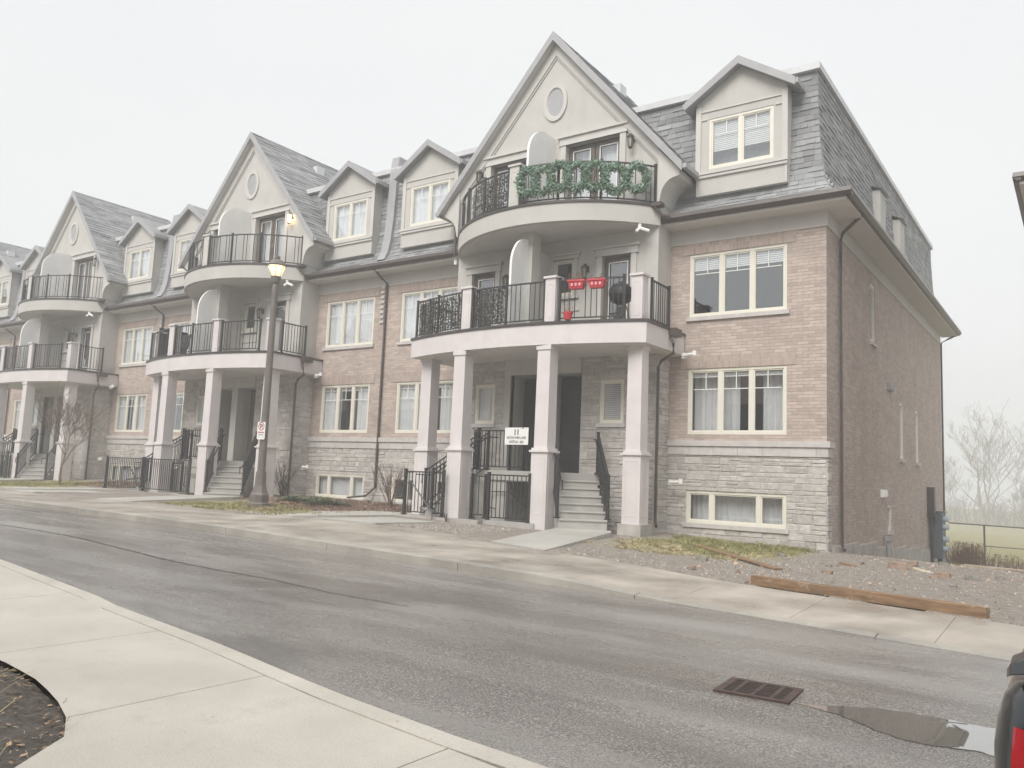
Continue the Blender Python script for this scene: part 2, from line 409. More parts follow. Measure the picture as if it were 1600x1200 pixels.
# ------------------------------------------------------------------ the ground sheet
def grid_lines():
    xs = list(np.arange(-56, 12.01, .4)) + [-250,-200,-160,-130,-110,-95,-85,-75,-68,-62] + [14,17,20,25,32,40,50,65,80,100,130,170,220]
    ys = list(np.arange(-22, 4.01, .3)) + list(np.arange(5, 40, 1.2)) + [-60,-45,-35,-28,-25] + [45,52,60,70,80,95,110,130,150,180,220,280,350]
    for a, b, c, d in WELL:
        xs = [x for x in xs if min(abs(x-a), abs(x-b)) > .12] + [a, b]
        ys = [y for y in ys if min(abs(y-c), abs(y-d)) > .08]
    ys += [-2.75, -.8]
    return sorted(set(round(x, 3) for x in xs)), sorted(set(round(y, 3) for y in ys))
def smooth_box(x, y, x0, x1, y0, y1, e=.6):
    a = min(x-x0, x1-x, y-y0, y1-y); return max(0, min(1, .5 + a/e/2))
def masks(x, y):
    g = smooth_box(x, y, -3.3, -.1, -4.6, -.0, .9)*.92
    g = max(g, smooth_box(x, y, -16.3, -11.2, -6.2, -3.6, 1.2)*.85, smooth_box(x, y, -17.6, -14, -5.8, -2.4, 1.)*.8)
    g = max(g, smooth_box(x, y, -31.5, -26.5, -6.9, -1., 1.0)*.85, smooth_box(x, y, -60, -33, -6.9, -.2, 1.0)*.7)
    if x > -1: g = max(g, smooth_box(x, y, .2, 1.2, 14.6, 17.5, .8)*.8)
    if y > 20: g = max(g, min(1, (y-20)/4.))*.95
    if y < -19: g = max(g, .3)
    mu = max(smooth_box(x, y, -15.6, -10.6, -4.5, -.2, .8), smooth_box(x, y, -14.2, -11.0, -5.6, -3.4, .8)*.8, smooth_box(x, y, -18.6, -15.0, -2.9, -.1, .8)*.9)
    mu = max(mu, smooth_box(x, y, -29.5, -24.6, -3.2, -.1, .8)*.7, smooth_box(x, y, -2.6, -1.2, -4.7, -4.1, .5)*.6)
    return g, mu
def make_ground():
    xs, ys = grid_lines(); nx, ny = len(xs), len(ys); v = []; f = []; G = []; MU = []
    for y in ys:
        for x in xs:
            z = gz(x, y)
            if y > pl(BACK, x) and y < 25 and -60 < x < 14 and not (y < 0 and abs(y-pl(BACK, x)) < .35):
                z += .025*mnoise.noise(Vector((x*1.3, y*1.3, 0))) + .012*mnoise.noise(Vector((x*4, y*4, 3)))
            elif y >= 25: z += .25*mnoise.noise(Vector((x*.04, y*.04, 0)))
            v.append((x, y, z)); g, mu = masks(x, y); G.append(g); MU.append(mu)
    for j in range(ny-1):
        for i in range(nx-1):
            cx, cy = (xs[i]+xs[i+1])/2, (ys[j]+ys[j+1])/2
            if any(a < cx < b and c < cy < d for a, b, c, d in WELL): continue
            k = j*nx+i; f.append((k, k+1, k+nx+1, k+nx))
    me = bpy.data.meshes.new("ground"); me.from_pydata(v, [], f); me.update()
    for nm, A in (("grass", G), ("mulch", MU)):
        at = me.attributes.new(nm, 'FLOAT', 'POINT'); at.data.foreach_set("value", A)
    me.materials.append(M["terrain"]); me.polygons.foreach_set("use_smooth", [True]*len(f))
    o = bpy.data.objects.new("ground", me); scene.collection.objects.link(o); struct(o)
make_ground()
def dens(a, b, st): return list(np.arange(a, b, st)) + [b]
# road
mb = MB(); xs = dens(-90, 20, 1.)
for x0, x1 in zip(xs, xs[1:]):
    for k in range(8):
        def P(x, j):
            yf, yn = pl(FAR, x), pl(NEAR, x); s = j/8; y = yn+(yf-yn)*s
            return (x, y, RD(x) + .05*math.sin(math.pi*s) + (-.02-.08-RD(x))*0*(1-s))
        mb.face([P(x0, k), P(x1, k), P(x1, k+1), P(x0, k+1)])
struct(mb.build("road", "asphalt", smooth=True))
# far kerb + sidewalk (separate sheets)
def strip(name, mat, A, B, zA, zB, xs, skirt=.3, mb=None):
    m = MB() if mb is None else mb
    for x0, x1 in zip(xs, xs[1:]):
        m.face([(x0, A(x0), zA(x0)), (x1, A(x1), zA(x1)), (x1, B(x1), zB(x1)), (x0, B(x0), zB(x0))], rnd.random())
        m.face([(x0, A(x0), zA(x0)-skirt), (x1, A(x1), zA(x1)-skirt), (x1, A(x1), zA(x1)), (x0, A(x0), zA(x0))], .5)
        m.face([(x0, B(x0), zB(x0)), (x1, B(x1), zB(x1)), (x1, B(x1), zB(x1)-skirt), (x0, B(x0), zB(x0)-skirt)], .5)
    return m if mb is not None else struct(m.build(name, mat))
fx = dens(-90, 20, 1.)
mb = MB(); xx = -60.
while xx < 16:                      # kerb stones with open joints
    ln = 3.0
    n = 4; X = [xx+.006+(ln-.012)*k/n for k in range(n+1)]
    strip("", "", lambda x: pl(FAR, x), lambda x: pl(FAR, x)+.16, lambda x: RD(x)+curb_h(x)-.01, lambda x: RD(x)+curb_h(x)+.008, X, .3, mb)
    for e in (X[0], X[-1]):
        y = pl(FAR, e); z = RD(e)+curb_h(e); mb.face([(e, y, z-.01), (e, y+.16, z+.008), (e, y+.16, z-.3), (e, y, z-.3)])
    xx += ln
struct(mb.build("kerb", "curb_stone"))
def swz(x, k):
    return (RD(x)+curb_h(x)+.004)*(1-k) + S(x)*k
mb = MB(); xx = -60.
while xx < 16:
    ln = 1.55; X = [xx+.003, xx+ln/2, xx+ln-.003]; tt = rnd.random()
    for a, b in zip(X, X[1:]):
        A = lambda x: pl(FAR, x)+.165
        B = lambda x: pl(BACK, x)
        mb.face([(a, A(a), swz(a, 0)), (b, A(b), swz(b, 0)), (b, B(b), swz(b, 1)), (a, B(a), swz(a, 1))], tt)
        mb.face([(a, B(a), swz(a, 1)), (b, B(b), swz(b, 1)), (b, B(b), swz(b, 1)-.3), (a, B(a), swz(a, 1)-.3)], tt)
    for e, q in ((X[0], 1), (X[-1], 1)):
        mb.face([(e, A(e), swz(e, 0)), (e, B(e), swz(e, 1)), (e, B(e), swz(e, 1)-.08), (e, A(e), swz(e, 0)-.08)])
    mb.face([(xx-.006, A(xx), swz(xx, 0)-.02), (xx+.006, A(xx), swz(xx, 0)-.02), (xx+.006, B(xx), swz(xx, 1)-.02), (xx-.006, B(xx), swz(xx, 1)-.02)])
    xx += ln
struct(mb.build("pavement", "pave_far"))
# near kerb and sidewalk
mb = MB()
strip("", "", lambda x: pl(NEAR, x)-.17, lambda x: pl(NEAR, x), lambda x: NZ(x)+.004, NZ, dens(-60, 12, .5), .3, mb)
struct(mb.build("near_kerb", "pave_near"))
PATCH = [(-6.,-16.5),(-2.6,-16.68),(-1.26,-16.72),(-.63,-16.80),(0,-16.97),(.35,-17.11),(.56,-17.24),(.72,-17.42),(.84,-17.64),(.86,-17.9),(.82,-18.3),(.6,-19.2),(-.4,-21.5),(-6,-22)]
def near_back(x): return float(np.interp(x, [-60,-6,-2.6,-1.26,-.63,0,.35,.56,.72,.84], [-16.4,-16.5,-16.68,-16.72,-16.80,-16.97,-17.11,-17.24,-17.42,-17.64])) if x <= .84 else None
mb = MB()
joints = [-7.4, -5.55, -3.8, -1.62, .22, 2.1, 4.0, 5.9, 7.8, 9.7, 12]
for a, b in zip(joints, joints[1:]):
    a2, b2 = a+.005, b-.005; X = dens(a2, b2, .3) if a < 1 else [a2, b2]
    for x0, x1 in zip(X, X[1:]):
        y1 = lambda x: pl(NEAR, x)-.172
        def yb(x): 
            if x <= .84: return near_back(x)
            return -17.7 if x <= .86 else -25
        if x0 >= .8:
            pts = [(x0, -25), (x1, -25), (x1, y1(x1)), (x0, y1(x0))]
        else:
            pts = [(x0, yb(x0)), (min(x1, .84), yb(min(x1, .84))), (min(x1, .84), y1(min(x1, .84))), (x0, y1(x0))]
        mb.face([(p[0], p[1], NZ(p[0])-.002) for p in pts])
    for e in (a2, b2):
        yb_ = near_back(e) if e < .84 else -25
        mb.face([(e, yb_, NZ(e)-.002), (e, pl(NEAR, e)-.18, NZ(e)-.002), (e, pl(NEAR, e)-.18, NZ(e)-.1), (e, yb_, NZ(e)-.1)])
    mb.face([(a-.006, near_back(a) if a < .84 else -25, NZ(a)-.016), (a+.006, near_back(a) if a < .84 else -25, NZ(a)-.016), (a+.006, pl(NEAR, a)-.18, NZ(a)-.016), (a-.006, pl(NEAR, a)-.18, NZ(a)-.016)])
struct(mb.build("near_pavement", "pave_near"))
# ------------------------------------------------------------------ walls, stones, shingles
def wall_rect(mb, x0, x1, z0, z1, holes, y=0., depth=.14):
    """wall in the xz plane facing -y with holes (a,b,c,d)=(x0,x1,z0,z1) and reveals"""
    holes = [h for h in holes if h[0] < x1-1e-4 and h[1] > x0+1e-4 and h[2] < z1-1e-4 and h[3] > z0+1e-4]
    xs = sorted({x0, x1, *[min(max(v, x0), x1) for h in holes for v in h[:2]]}); zs = sorted({z0, z1, *[min(max(v, z0), z1) for h in holes for v in h[2:]]})
    for a, b in zip(xs, xs[1:]):
        for c, d in zip(zs, zs[1:]):
            if any(h[0] < (a+b)/2 < h[1] and h[2] < (c+d)/2 < h[3] for h in holes): continue
            mb.face([(a, y, c), (b, y, c), (b, y, d), (a, y, d)])
    for a, b, c, d in holes:
        a, b, c, d = max(a, x0), min(b, x1), max(c, z0), min(d, z1)
        mb.face([(a, y, c), (a, y+depth, c), (a, y+depth, d), (a, y, d)]); mb.face([(b, y, c), (b, y, d), (b, y+depth, d), (b, y+depth, c)])
        if d < z1: mb.face([(a, y, d), (a, y+depth, d), (b, y+depth, d), (b, y, d)])
        if c > z0: mb.face([(a, y, c), (b, y, c), (b, y+depth, c), (a, y+depth, c)])
def stones(mb, x0, x1, z0, z1, holes, y=0., seed=1):
    """random coursed ashlar: stones of different heights and lengths standing proud of the mortar"""
    r = random.Random(seed); z = z0
    H = [.075, .10, .13, .17, .22]
    while z < z1-.03:
        h = min(r.choice(H), z1-z)
        if z1-z-h < .05: h = z1-z
        x = x0
        while x < x1-.02:
            l = r.uniform(.18, .62) if h < .18 else r.uniform(.22, .5)
            l = min(l, x1-x)
            if x1-x-l < .1: l = x1-x
            segs = [(x, x+l)]
            for a, b, c, d in holes:
                if c-.005 < z+h/2 < d+.005 or (z < d-.02 and z+h > c+.02):
                    ns = []
                    for p, q in segs:
                        if q <= a or p >= b: ns.append((p, q)); continue
                        if p < a-.03: ns.append((p, a))
                        if q > b+.03: ns.append((b, q))
                    segs = ns
            sub = [(z, z+h)]
            if h > .15 and r.random() < .3: k = r.uniform(.4, .6); sub = [(z, z+h*k), (z+h*k, z+h)]
            for p, q in segs:
                for c, d in sub:
                    g = .005; dp = r.uniform(.008, .026); t = min(1, max(0, r.gauss(.5, .26)))
                    A = [(p+g, y, c+g), (q-g, y, c+g), (q-g, y, d-g), (p+g, y, d-g)]
                    i = .012; j = lambda: r.uniform(-.006, .006)
                    B = [(p+g+i+j(), y-dp+j(), c+g+i+j()), (q-g-i+j(), y-dp+j(), c+g+i+j()), (q-g-i+j(), y-dp+j(), d-g-i+j()), (p+g+i+j(), y-dp+j(), d-g-i+j())]
                    a_ = [mb.vert(v) for v in A]; b_ = [mb.vert(v) for v in B]
                    mb.f.append(b_); mb.t.append(t)
                    for k in range(4):
                        n = (k+1) % 4; mb.f.append([a_[k], a_[n], b_[n], b_[k]]); mb.t.append(t)
            x += l
        z += h
def shingles(mb, P, L, H, ex=.17, seed=3, smin=None, smax=None, thick=(.008, .03), tw=(.16, .42)):
    """P(s,t,h)->point; courses of shingles with uneven butts"""
    r = random.Random(seed); t = 0
    while t < H-.02:
        t1 = min(t+ex, H); a = smin(t) if smin else 0; b = smax(t) if smax else L; s = a
        prev = r.random()
        while s < b-.01:
            s1 = min(s+r.uniform(*tw), b)
            if b-s1 < .08: s1 = b
            th = r.uniform(*thick); tt = min(1, max(0, .55*r.gauss(.5, .3)+.45*prev)); prev = tt
            g = .003; j = r.uniform(-.012, .012)
            q = [P(s+g, t+j, th), P(s1-g, t+j, th), P(s1-g, t1+.01, .004), P(s+g, t1+.01, .004)]
            w_ = [P(s+g, t+j, -.01), P(s1-g, t+j, -.01)]
            i = [mb.vert(v) for v in q+w_]
            for fc in ((0, 1, 2, 3), (4, 5, 1, 0), (4, 0, 3), (1, 5, 2)):
                mb.f.append([i[k] for k in fc]); mb.t.append(tt)
            s = s1
        t = t1
# ------------------------------------------------------------------ windows
def window(parent, T, wd, ht, lites=(1, 1, 1), muntins=True, cover='curtain', sill=True, part='window', seed=0, depthparts=True, frame='frame_cream', tint_open=None, cdepth=.14):
    """T(a,b,c): a along the wall, b up, c outwards; origin = lower left of the opening"""
    r = random.Random(seed); fr = MB(T); fw = .07; d0, d1 = -.10, -.015
    fr.box(0, wd, d0, d1, 0, fw) if False else None
    def bx(m, a0, a1, b0, b1, c0, c1):
        i = [m.vert(p) for p in ((a0,b0,c0),(a1,b0,c0),(a1,b0,c1),(a0,b0,c1),(a0,b1,c0),(a1,b1,c0),(a1,b1,c1),(a0,b1,c1))]
        for q in ((0,3,2,1),(4,5,6,7),(0,1,5,4),(1,2,6,5),(2,3,7,6),(3,0,4,7)): m.f.append([i[k] for k in q]); m.t.append(.5)
    bx(fr, 0, wd, 0, fw, d0, d1); bx(fr, 0, wd, ht-fw, ht, d0, d1)
    bx(fr, 0, fw, fw, ht-fw, d0, d1); bx(fr, wd-fw, wd, fw, ht-fw, d0, d1)
    tot = sum(lites); x = fw; inner = wd-2*fw; edges = []
    acc = 0
    for k, l in enumerate(lites):
        a = fw+inner*acc/tot; acc += l; b = fw+inner*acc/tot; edges.append((a, b))
        if k < len(lites)-1: bx(fr, b-.045, b+.045, fw, ht-fw, d0, d1-.004)
    for a, b in edges:      # sash
        a2 = a + (.045 if a > fw+.01 else 0); b2 = b - (.045 if b < wd-fw-.01 else 0); s = .032
        bx(fr, a2, b2, fw, fw+s, d0+.01, d1-.02); bx(fr, a2, b2, ht-fw-s, ht-fw, d0+.01, d1-.02)
        bx(fr, a2, a2+s, fw+s, ht-fw-s, d0+.01, d1-.02); bx(fr, b2-s, b2, fw+s, ht-fw-s, d0+.01, d1-.02)
    w_ = fr.build(part, frame, parent)
    gl = MB(T); c = -.065
    gl.face([(fw*.5, fw*.5, c), (wd-fw*.5, fw*.5, c), (wd-fw*.5, ht-fw*.5, c), (fw*.5, ht-fw*.5, c)]); gl.build("pane", "window_glass", w_)
    if muntins:
        m = MB(T); hz = ht-fw-(ht-2*fw)*.30
        for a, b in edges:
            bx(m, a+.07, b-.07, hz-.010, hz+.010, -.060, -.048); mid = (a+b)/2
            bx(m, mid-.010, mid+.010, hz+.010, ht-fw-.03, -.060, -.048)
        m.build("muntin", "muntin_white", w_)
    if sill:
        m = MB(T); bx(m, -.07, wd+.07, -.10, 0, -.05, .06); m.build("sill", "limestone", w_)
    # what hangs behind the glass
    if cover in ('curtain', 'open', 'half'):
        m = MB(T)
        spans = [(0.03, wd-.03)]
        if cover == 'open': k = r.uniform(.20, .30)*wd; spans = [(.03, k), (wd-k, wd-.03)]
        if cover == 'half': k = r.uniform(.3, .5)*wd; spans = [(.03, wd*.30), (wd-k, wd-.03)] if r.random() < .5 else [(.03, k), (wd*.72, wd-.03)]
        for p, q in spans:
            n = max(8, int((q-p)/.035)); ph = r.uniform(0, 6)
            f_ = lambda a: -cdepth + .025*math.sin(a*38+ph) + .012*math.sin(a*17+ph*2)
            for k in range(n):
                a, b = p+(q-p)*k/n, p+(q-p)*(k+1)/n
                m.face([(a, .02, f_(a)), (b, .02, f_(b)), (b, ht-.02, f_(b)), (a, ht-.02, f_(a))])
        m.build("curtain", "curtain", w_, smooth=True)
    if cover in ('blind', 'open', 'half', 'top') and ht > .9:
        m = MB(T); lo = ht*(.74 if cover == 'top' else .88) if cover != 'blind' else ht*r.choice([.0, .35])
        n = int((ht-lo)/.05)
        for k in range(n):
            b = ht-.02-k*.05; m.face([(.03, b-.05, -.10), (wd-.03, b-.05, -.10), (wd-.03, b-.005, -.115), (.03, b-.005, -.115)])
        m.build("blind", "blind", w_)
    # shallow box behind the glass, painted dark for the unlit room
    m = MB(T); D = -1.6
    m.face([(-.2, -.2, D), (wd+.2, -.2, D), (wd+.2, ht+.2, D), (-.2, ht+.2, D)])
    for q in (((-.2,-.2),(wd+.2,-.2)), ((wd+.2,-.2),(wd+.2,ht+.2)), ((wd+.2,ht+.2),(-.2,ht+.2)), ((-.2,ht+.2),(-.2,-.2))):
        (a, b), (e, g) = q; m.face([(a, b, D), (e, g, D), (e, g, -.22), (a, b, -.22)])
    m.build("dark_room_backing", "room_shade", w_)
    return w_
def frontT(x, y, z): return lambda a, b, c: (x+a, y-c, z+b)
def sideT(x, y, z): return lambda a, b, c: (x+c, y+a, z+b)
# ------------------------------------------------------------------ railings
def railing(parent, pts, h=1.05, posts=None, name="railing", gap=.115, dots=False, post_w=.055, cap=True, mat="rail_black", drop=.09):
    """pts: floor polyline; straight balusters between top and bottom rail, posts at the ends"""
    m = MB(); pts = [Vector(p) for p in pts]
    up = Vector((0, 0, 1))
    for p, q in zip(pts, pts[1:]):
        m.bar(p+up*h, q+up*h, .05, .035); m.bar(p+up*drop, q+up*drop, .035, .03)
        if dots: m.bar(p+up*(h-.13), q+up*(h-.13), .02, .02)
        L = (q-p).length; n = max(1, int(L/gap))
        for k in range(1, n):
            c = p+(q-p)*k/n; m.bar(c+up*drop, c+up*h, .017, .017)
    o = m.build(name, mat, parent)
    if posts is None: posts = [0, len(pts)-1]
    for k in posts:
        pm = MB(); p = pts[k]; w_ = post_w/2
        pm.box(p.x-w_, p.x+w_, p.y-w_, p.y+w_, p.z-.0, p.z+h+.05); pm.box(p.x-w_-.008, p.x+w_+.008, p.y-w_-.008, p.y+w_+.008, p.z+h+.05, p.z+h+.068)
        pm.box(p.x-.06, p.x+.06, p.y-.06, p.y+.06, p.z, p.z+.03)
        pm.build("post", mat, o)
    return o
def arc(C, hw, y0, ym, n=24, inset=0.):
    """shallow arc from (C-hw,y0) over (C,ym) to (C+hw,y0)"""
    sg = y0-ym; R = (hw*hw+sg*sg)/(2*sg); cy = ym+R; th = math.asin(hw/R) if sg <= R else math.pi-math.asin(hw/R)
    R2 = R-inset
    return [(C+R2*math.sin(-th+2*th*k/n), cy-R2*math.cos(-th+2*th*k/n)) for k in range(n+1)]
def pillar(parent, x, y, z0, z1, w=.30, name="pillar", mat="column_white"):
    m = MB(); h = w/2
    m.box(x-h, x+h, y-h, y+h, z0, z1-.06)
    m.box(x-h-.04, x+h+.04, y-h-.04, y+h+.04, z1-.06, z1)
    for s in (-1, 1):   # raised panel mouldings on each face
        for a0, a1, b0, b1 in ((-h+.06, h-.06, z0+.13, z0+.145), (-h+.06, h-.06, z1-.22, z1-.205)):
            m.box(x+a0, x+a1, y+s*h-(.006), y+s*h+.006, b0, b1); m.box(x+s*h-.006, x+s*h+.006, y+a0, y+a1, b0, b1)
        for a in (-h+.055, h-.07):
            m.box(x+a, x+a+.015, y+s*h-.007, y+s*h+.007, z0+.13, z1-.205); m.box(x+s*h-.007, x+s*h+.007, y+a, y+a+.015, z0+.13, z1-.205)
    return bevel(m.build(name, mat, parent), .006)
def column(parent, x, y, z0, z1):
    m = MB(); a = .235; b = .195
    m.box(x-a, x+a, y-a, y+a, z0, 2.02)
    m.box(x-a-.045, x+a+.045, y-a-.045, y+a+.045, 2.02, 2.07)
    m.box(x-a+.0, x+a-.0, y-a+.0, y+a-.0, 2.07, 2.13)
    i = [m.vert((x+sx*b, y+sy*b, 2.13)) for sx, sy in ((-1,-1),(1,-1),(1,1),(-1,1))]; t = .185
    j = [m.vert((x+sx*t, y+sy*t, z1)) for sx, sy in ((-1,-1),(1,-1),(1,1),(-1,1))]
    for k in range(4): m.f.append([i[k], i[(k+1) % 4], j[(k+1) % 4], j[k]]); m.t.append(.5)
    m.box(x-t-.03, x+t+.03, y-t-.03, y+t+.03, z1-.12, z1-.0)
    zb = max(z0, .35)
    for s in (-1, 1):
        for b0, b1 in ((zb+.18, zb+.195), (1.88, 1.895)):
            m.box(x-a+.07, x+a-.07, y+s*a-.006, y+s*a+.006, b0, b1); m.box(x+s*a-.006, x+s*a+.006, y-a+.07, y+a-.07, b0, b1)
        for c in (-a+.07, a-.085):
            m.box(x+c, x+c+.015, y+s*a-.007, y+s*a+.007, zb+.18, 1.895); m.box(x+s*a-.007, x+s*a+.007, y+c, y+c+.015, zb+.18, 1.895)
    return bevel(m.build("column", "column_white", parent), .006)
def lantern(parent, x, y, z, lit=False):
    m = MB()
    m.box(x-.05, x+.05, y-.02, y, z-.02, z+.16); m.tube([(x, y-.02, z+.10), (x, y-.10, z+.20), (x, y-.17, z+.16)], .012, 5)
    m.lathe([(.02, z+.17), (.10, z+.10), (.105, z+.085)], (x, y-.17), 6); m.lathe([(.06, z-.20), (.055, z-.22), (.02, z-.25)], (x, y-.17), 6)
    for k in range(6):
        a = math.pi*2*(k+.5)/6; m.bar((x+.055*math.cos(a), y-.17+.055*math.sin(a), z-.20), (x+.09*math.cos(a), y-.17+.09*math.sin(a), z+.09), .012, .012)
    o = m.build("lantern", "dark_metal", parent)
    g = MB(); g.lathe([(.05, z-.19), (.08, z+.08)], (x, y-.17), 6); g.build("glass", "lamp_glow" if lit else "lamp_glass", o)
    return o
def downspout(parent, pts, r=.042, name="downspout"):
    m = MB(); m.tube(pts, r, 4)
    for p in pts[1:-1]: pass
    z0, z1 = min(p[2] for p in pts), max(p[2] for p in pts)
    return m.build(name, "gutter_brown", parent)
def door(parent, x0, x1, y, z0, z1, glassy=True, mat="door_brown", double=False, name="door"):
    m = MB(); n = 2 if double else 1; w_ = (x1-x0)/n
    for k in range(n):
        a, b = x0+k*w_+.01, x0+(k+1)*w_-.01
        if glassy:
            s = .13; m.box(a, a+s, y, y+.05, z0, z1); m.box(b-s, b, y, y+.05, z0, z1); m.box(a+s, b-s, y, y+.05, z0, z0+.25); m.box(a+s, b-s, y, y+.05, z1-s, z1)
        else:
            m.box(a, b, y, y+.05, z0, z1)
            for c in (z0+.15, z0+1.05): m.box(a+.14, b-.14, y-.012, y, c, c+.72)
    o = m.build(name, mat, parent)
    if glassy:
        g = MB(); t = MB()
        for k in range(n):
            a, b = x0+k*w_+.14, x0+(k+1)*w_-.14
            g.face([(a, y+.03, z0+.25), (b, y+.03, z0+.25), (b, y+.03, z1-.13), (a, y+.03, z1-.13)])
            for q in ((a, a+.03, z0+.25, z1-.13), (b-.03, b, z0+.25, z1-.13), (a+.03, b-.03, z0+.25, z0+.28), (a+.03, b-.03, z1-.16, z1-.13)): t.box(q[0], q[1], y-.008, y+.004, q[2], q[3])
        g.build("pane", "window_glass", o); t.build("glazing_bead", "muntin_white", o)
        c = MB(); 
        for k in range(24):
            a, b = x0+.02+(x1-x0-.04)*k/24, x0+.02+(x1-x0-.04)*(k+1)/24
            c.face([(a, y+.2+.02*math.sin(a*40), z0), (b, y+.2+.02*math.sin(b*40), z0), (b, y+.2+.02*math.sin(b*40), z1), (a, y+.2+.02*math.sin(a*40), z1)])
        if double: c.build("curtain", "curtain", o, smooth=True)
        else: c.build("dark_room_backing", "room_shade", o)  # dark folded sheet, its colour stands for the unlit room inside
    h = MB(); hx = x1-.10 if not double else (x0+x1)/2+.06
    h.box(hx-.02, hx+.02, y-.02, y, z0+.95, z0+1.15); h.tube([(hx, y-.02, z0+1.02), (hx, y-.06, z0+1.02), (hx-.09, y-.06, z0+1.02)], .012, 5); h.build("handle", "chrome", o)
    return o
def surround(mb, x0, x1, y, z0, z1, w_=.16, head=.26):
    """flat trim with a cornice round an opening"""
    mb.box(x0-w_, x0, y-.05, y, z0, z1); mb.box(x1, x1+w_, y-.05, y, z0, z1)
    mb.box(x0-w_-.03, x1+w_+.03, y-.055, y, z1, z1+head-.06); mb.box(x0-w_-.09, x1+w_+.09, y-.11, y, z1+head-.06, z1+head)
    mb.box(x0-w_-.05, x1+w_+.05, y-.075, y, z1+.0, z1+.035)
# mansard profile (setback, z)
MAN = [(0, 8.27), (.24, 8.36), (.46, 8.52), (.62, 8.80), (.72, 9.25), (.80, 10.0), (.84, 10.8), (.86, 11.70)]
ML = [0.]
for (a, b), (c, d) in zip(MAN, MAN[1:]): ML.append(ML[-1]+math.hypot(c-a, d-b))
def man(t):
    return float(np.interp(t, ML, [p[0] for p in MAN])), float(np.interp(t, ML, [p[1] for p in MAN]))
def man_n(t):
    a, b = man(max(0, t-.05)), man(min(ML[-1], t+.05)); d = Vector((b[0]-a[0], b[1]-a[1])).normalized(); return (-d.y, d.x)
GW = -.8          # plane of the gable wall
def dormer(parent, xc, seed, w=2.34, zb=8.82, ze=11.50, zp=12.27, side=False):
    yf = -.16; x0, x1 = xc-w/2, xc+w/2; yb = .9
    m = MB(); ww, wh, wz = 1.68, 1.36, 9.50; wx0 = xc-ww/2
    wall_rect(m, x0, x1, zb, ze, [(wx0, wx0+ww, wz, wz+wh)], yf)
    m.face([(x0, yf, ze), (x1, yf, ze), (xc, yf, zp-.06)])
    m.face([(x0, yf, zb), (x0, yf, ze), (x0, yb, ze), (x0, yb, zb)]); m.face([(x1, yf, zb), (x1, yb, zb), (x1, yb, ze), (x1, yf, ze)])
    m.face([(x0, yf, zb), (x1, yf, zb), (x1, yb, zb), (x0, yb, zb)][::-1])
    o = m.build("dormer", "stucco", parent)
    t = MB()      # trim boards
    t.box(x0-.02, x1+.02, yf-.05, yf-.001, 9.28, 9.35); t.box(x0-.035, x1+.035, yf-.075, yf-.001, 9.36, 9.42)
    t.box(x0-.02, x0+.12, yf-.03, yf-.001, 9.42, 11.22); t.box(x1-.12, x1+.02, yf-.03, yf-.001, 9.42, 11.22)
    t.box(x0+.12, x1-.12, yf-.028, yf-.001, 11.06, 11.10); t.box(x0+.12, wx0-.05, yf-.028, yf-.001, wz+wh-.02, wz+wh+.02); t.box(wx0+ww+.05, x1-.12, yf-.028, yf-.001, wz+wh-.02, wz+wh+.02)
    t.box(x0-.0, x0+.04, yf-.012, yf-.001, zb, 9.28); t.box(x1-.04, x1, yf-.012, yf-.001, zb, 9.28)
    t.build("trim", "stucco_trim", o)
    r = MB()      # little gable roof with its bargeboards
    ov = .26; yo = yf-.22; ex0, ex1 = x0-ov, x1+ov; sl = (zp-ze)/(w/2); zo = ze-ov*sl
    for sx, ex in ((-1, ex0), (1, ex1)):
        r.face([(ex, yo, zo), (xc, yo, zp), (xc, 1.6, zp), (ex, 1.6, zo)]); r.face([(ex, yo, zo-.17), (xc, yo, zp-.20), (xc, 1.6, zp-.20), (ex, 1.6, zo-.17)][::-1])
        r.face([(ex, yo, zo-.17), (ex, yo, zo), (ex, 1.2, zo), (ex, 1.2, zo-.17)])
    r.build("dormer_roof", "shingle", o)
    b = MB()
    for sx, ex in ((-1, ex0), (1, ex1)):
        b.yprism([(ex, zo-.19), (xc, zp-.20), (xc, zp+.015), (ex, zo+.015)] if sx < 0 else [(xc, zp-.20), (ex, zo-.19), (ex, zo+.015), (xc, zp+.015)], yo-.03, yo+.01)
        b.box(min(ex, ex+sx*.06), max(ex, ex+sx*.06), yo, .7, zo-.13, zo+.0)
    b.build("bargeboard", "fascia_grey", o)
    q = window(o, frontT(wx0, yf, wz), ww, wh, (1, 1), True, random.Random(seed).choice(['curtain', 'blind', 'blind']), False, "dormer_window", seed)
    return o
def reparent_window(win, to):      # keep thing > part > sub-part: the dormer's panes hang on the dormer itself
    for ch in list(bpy.data.objects):
        if ch.parent == win: ch.parent = to

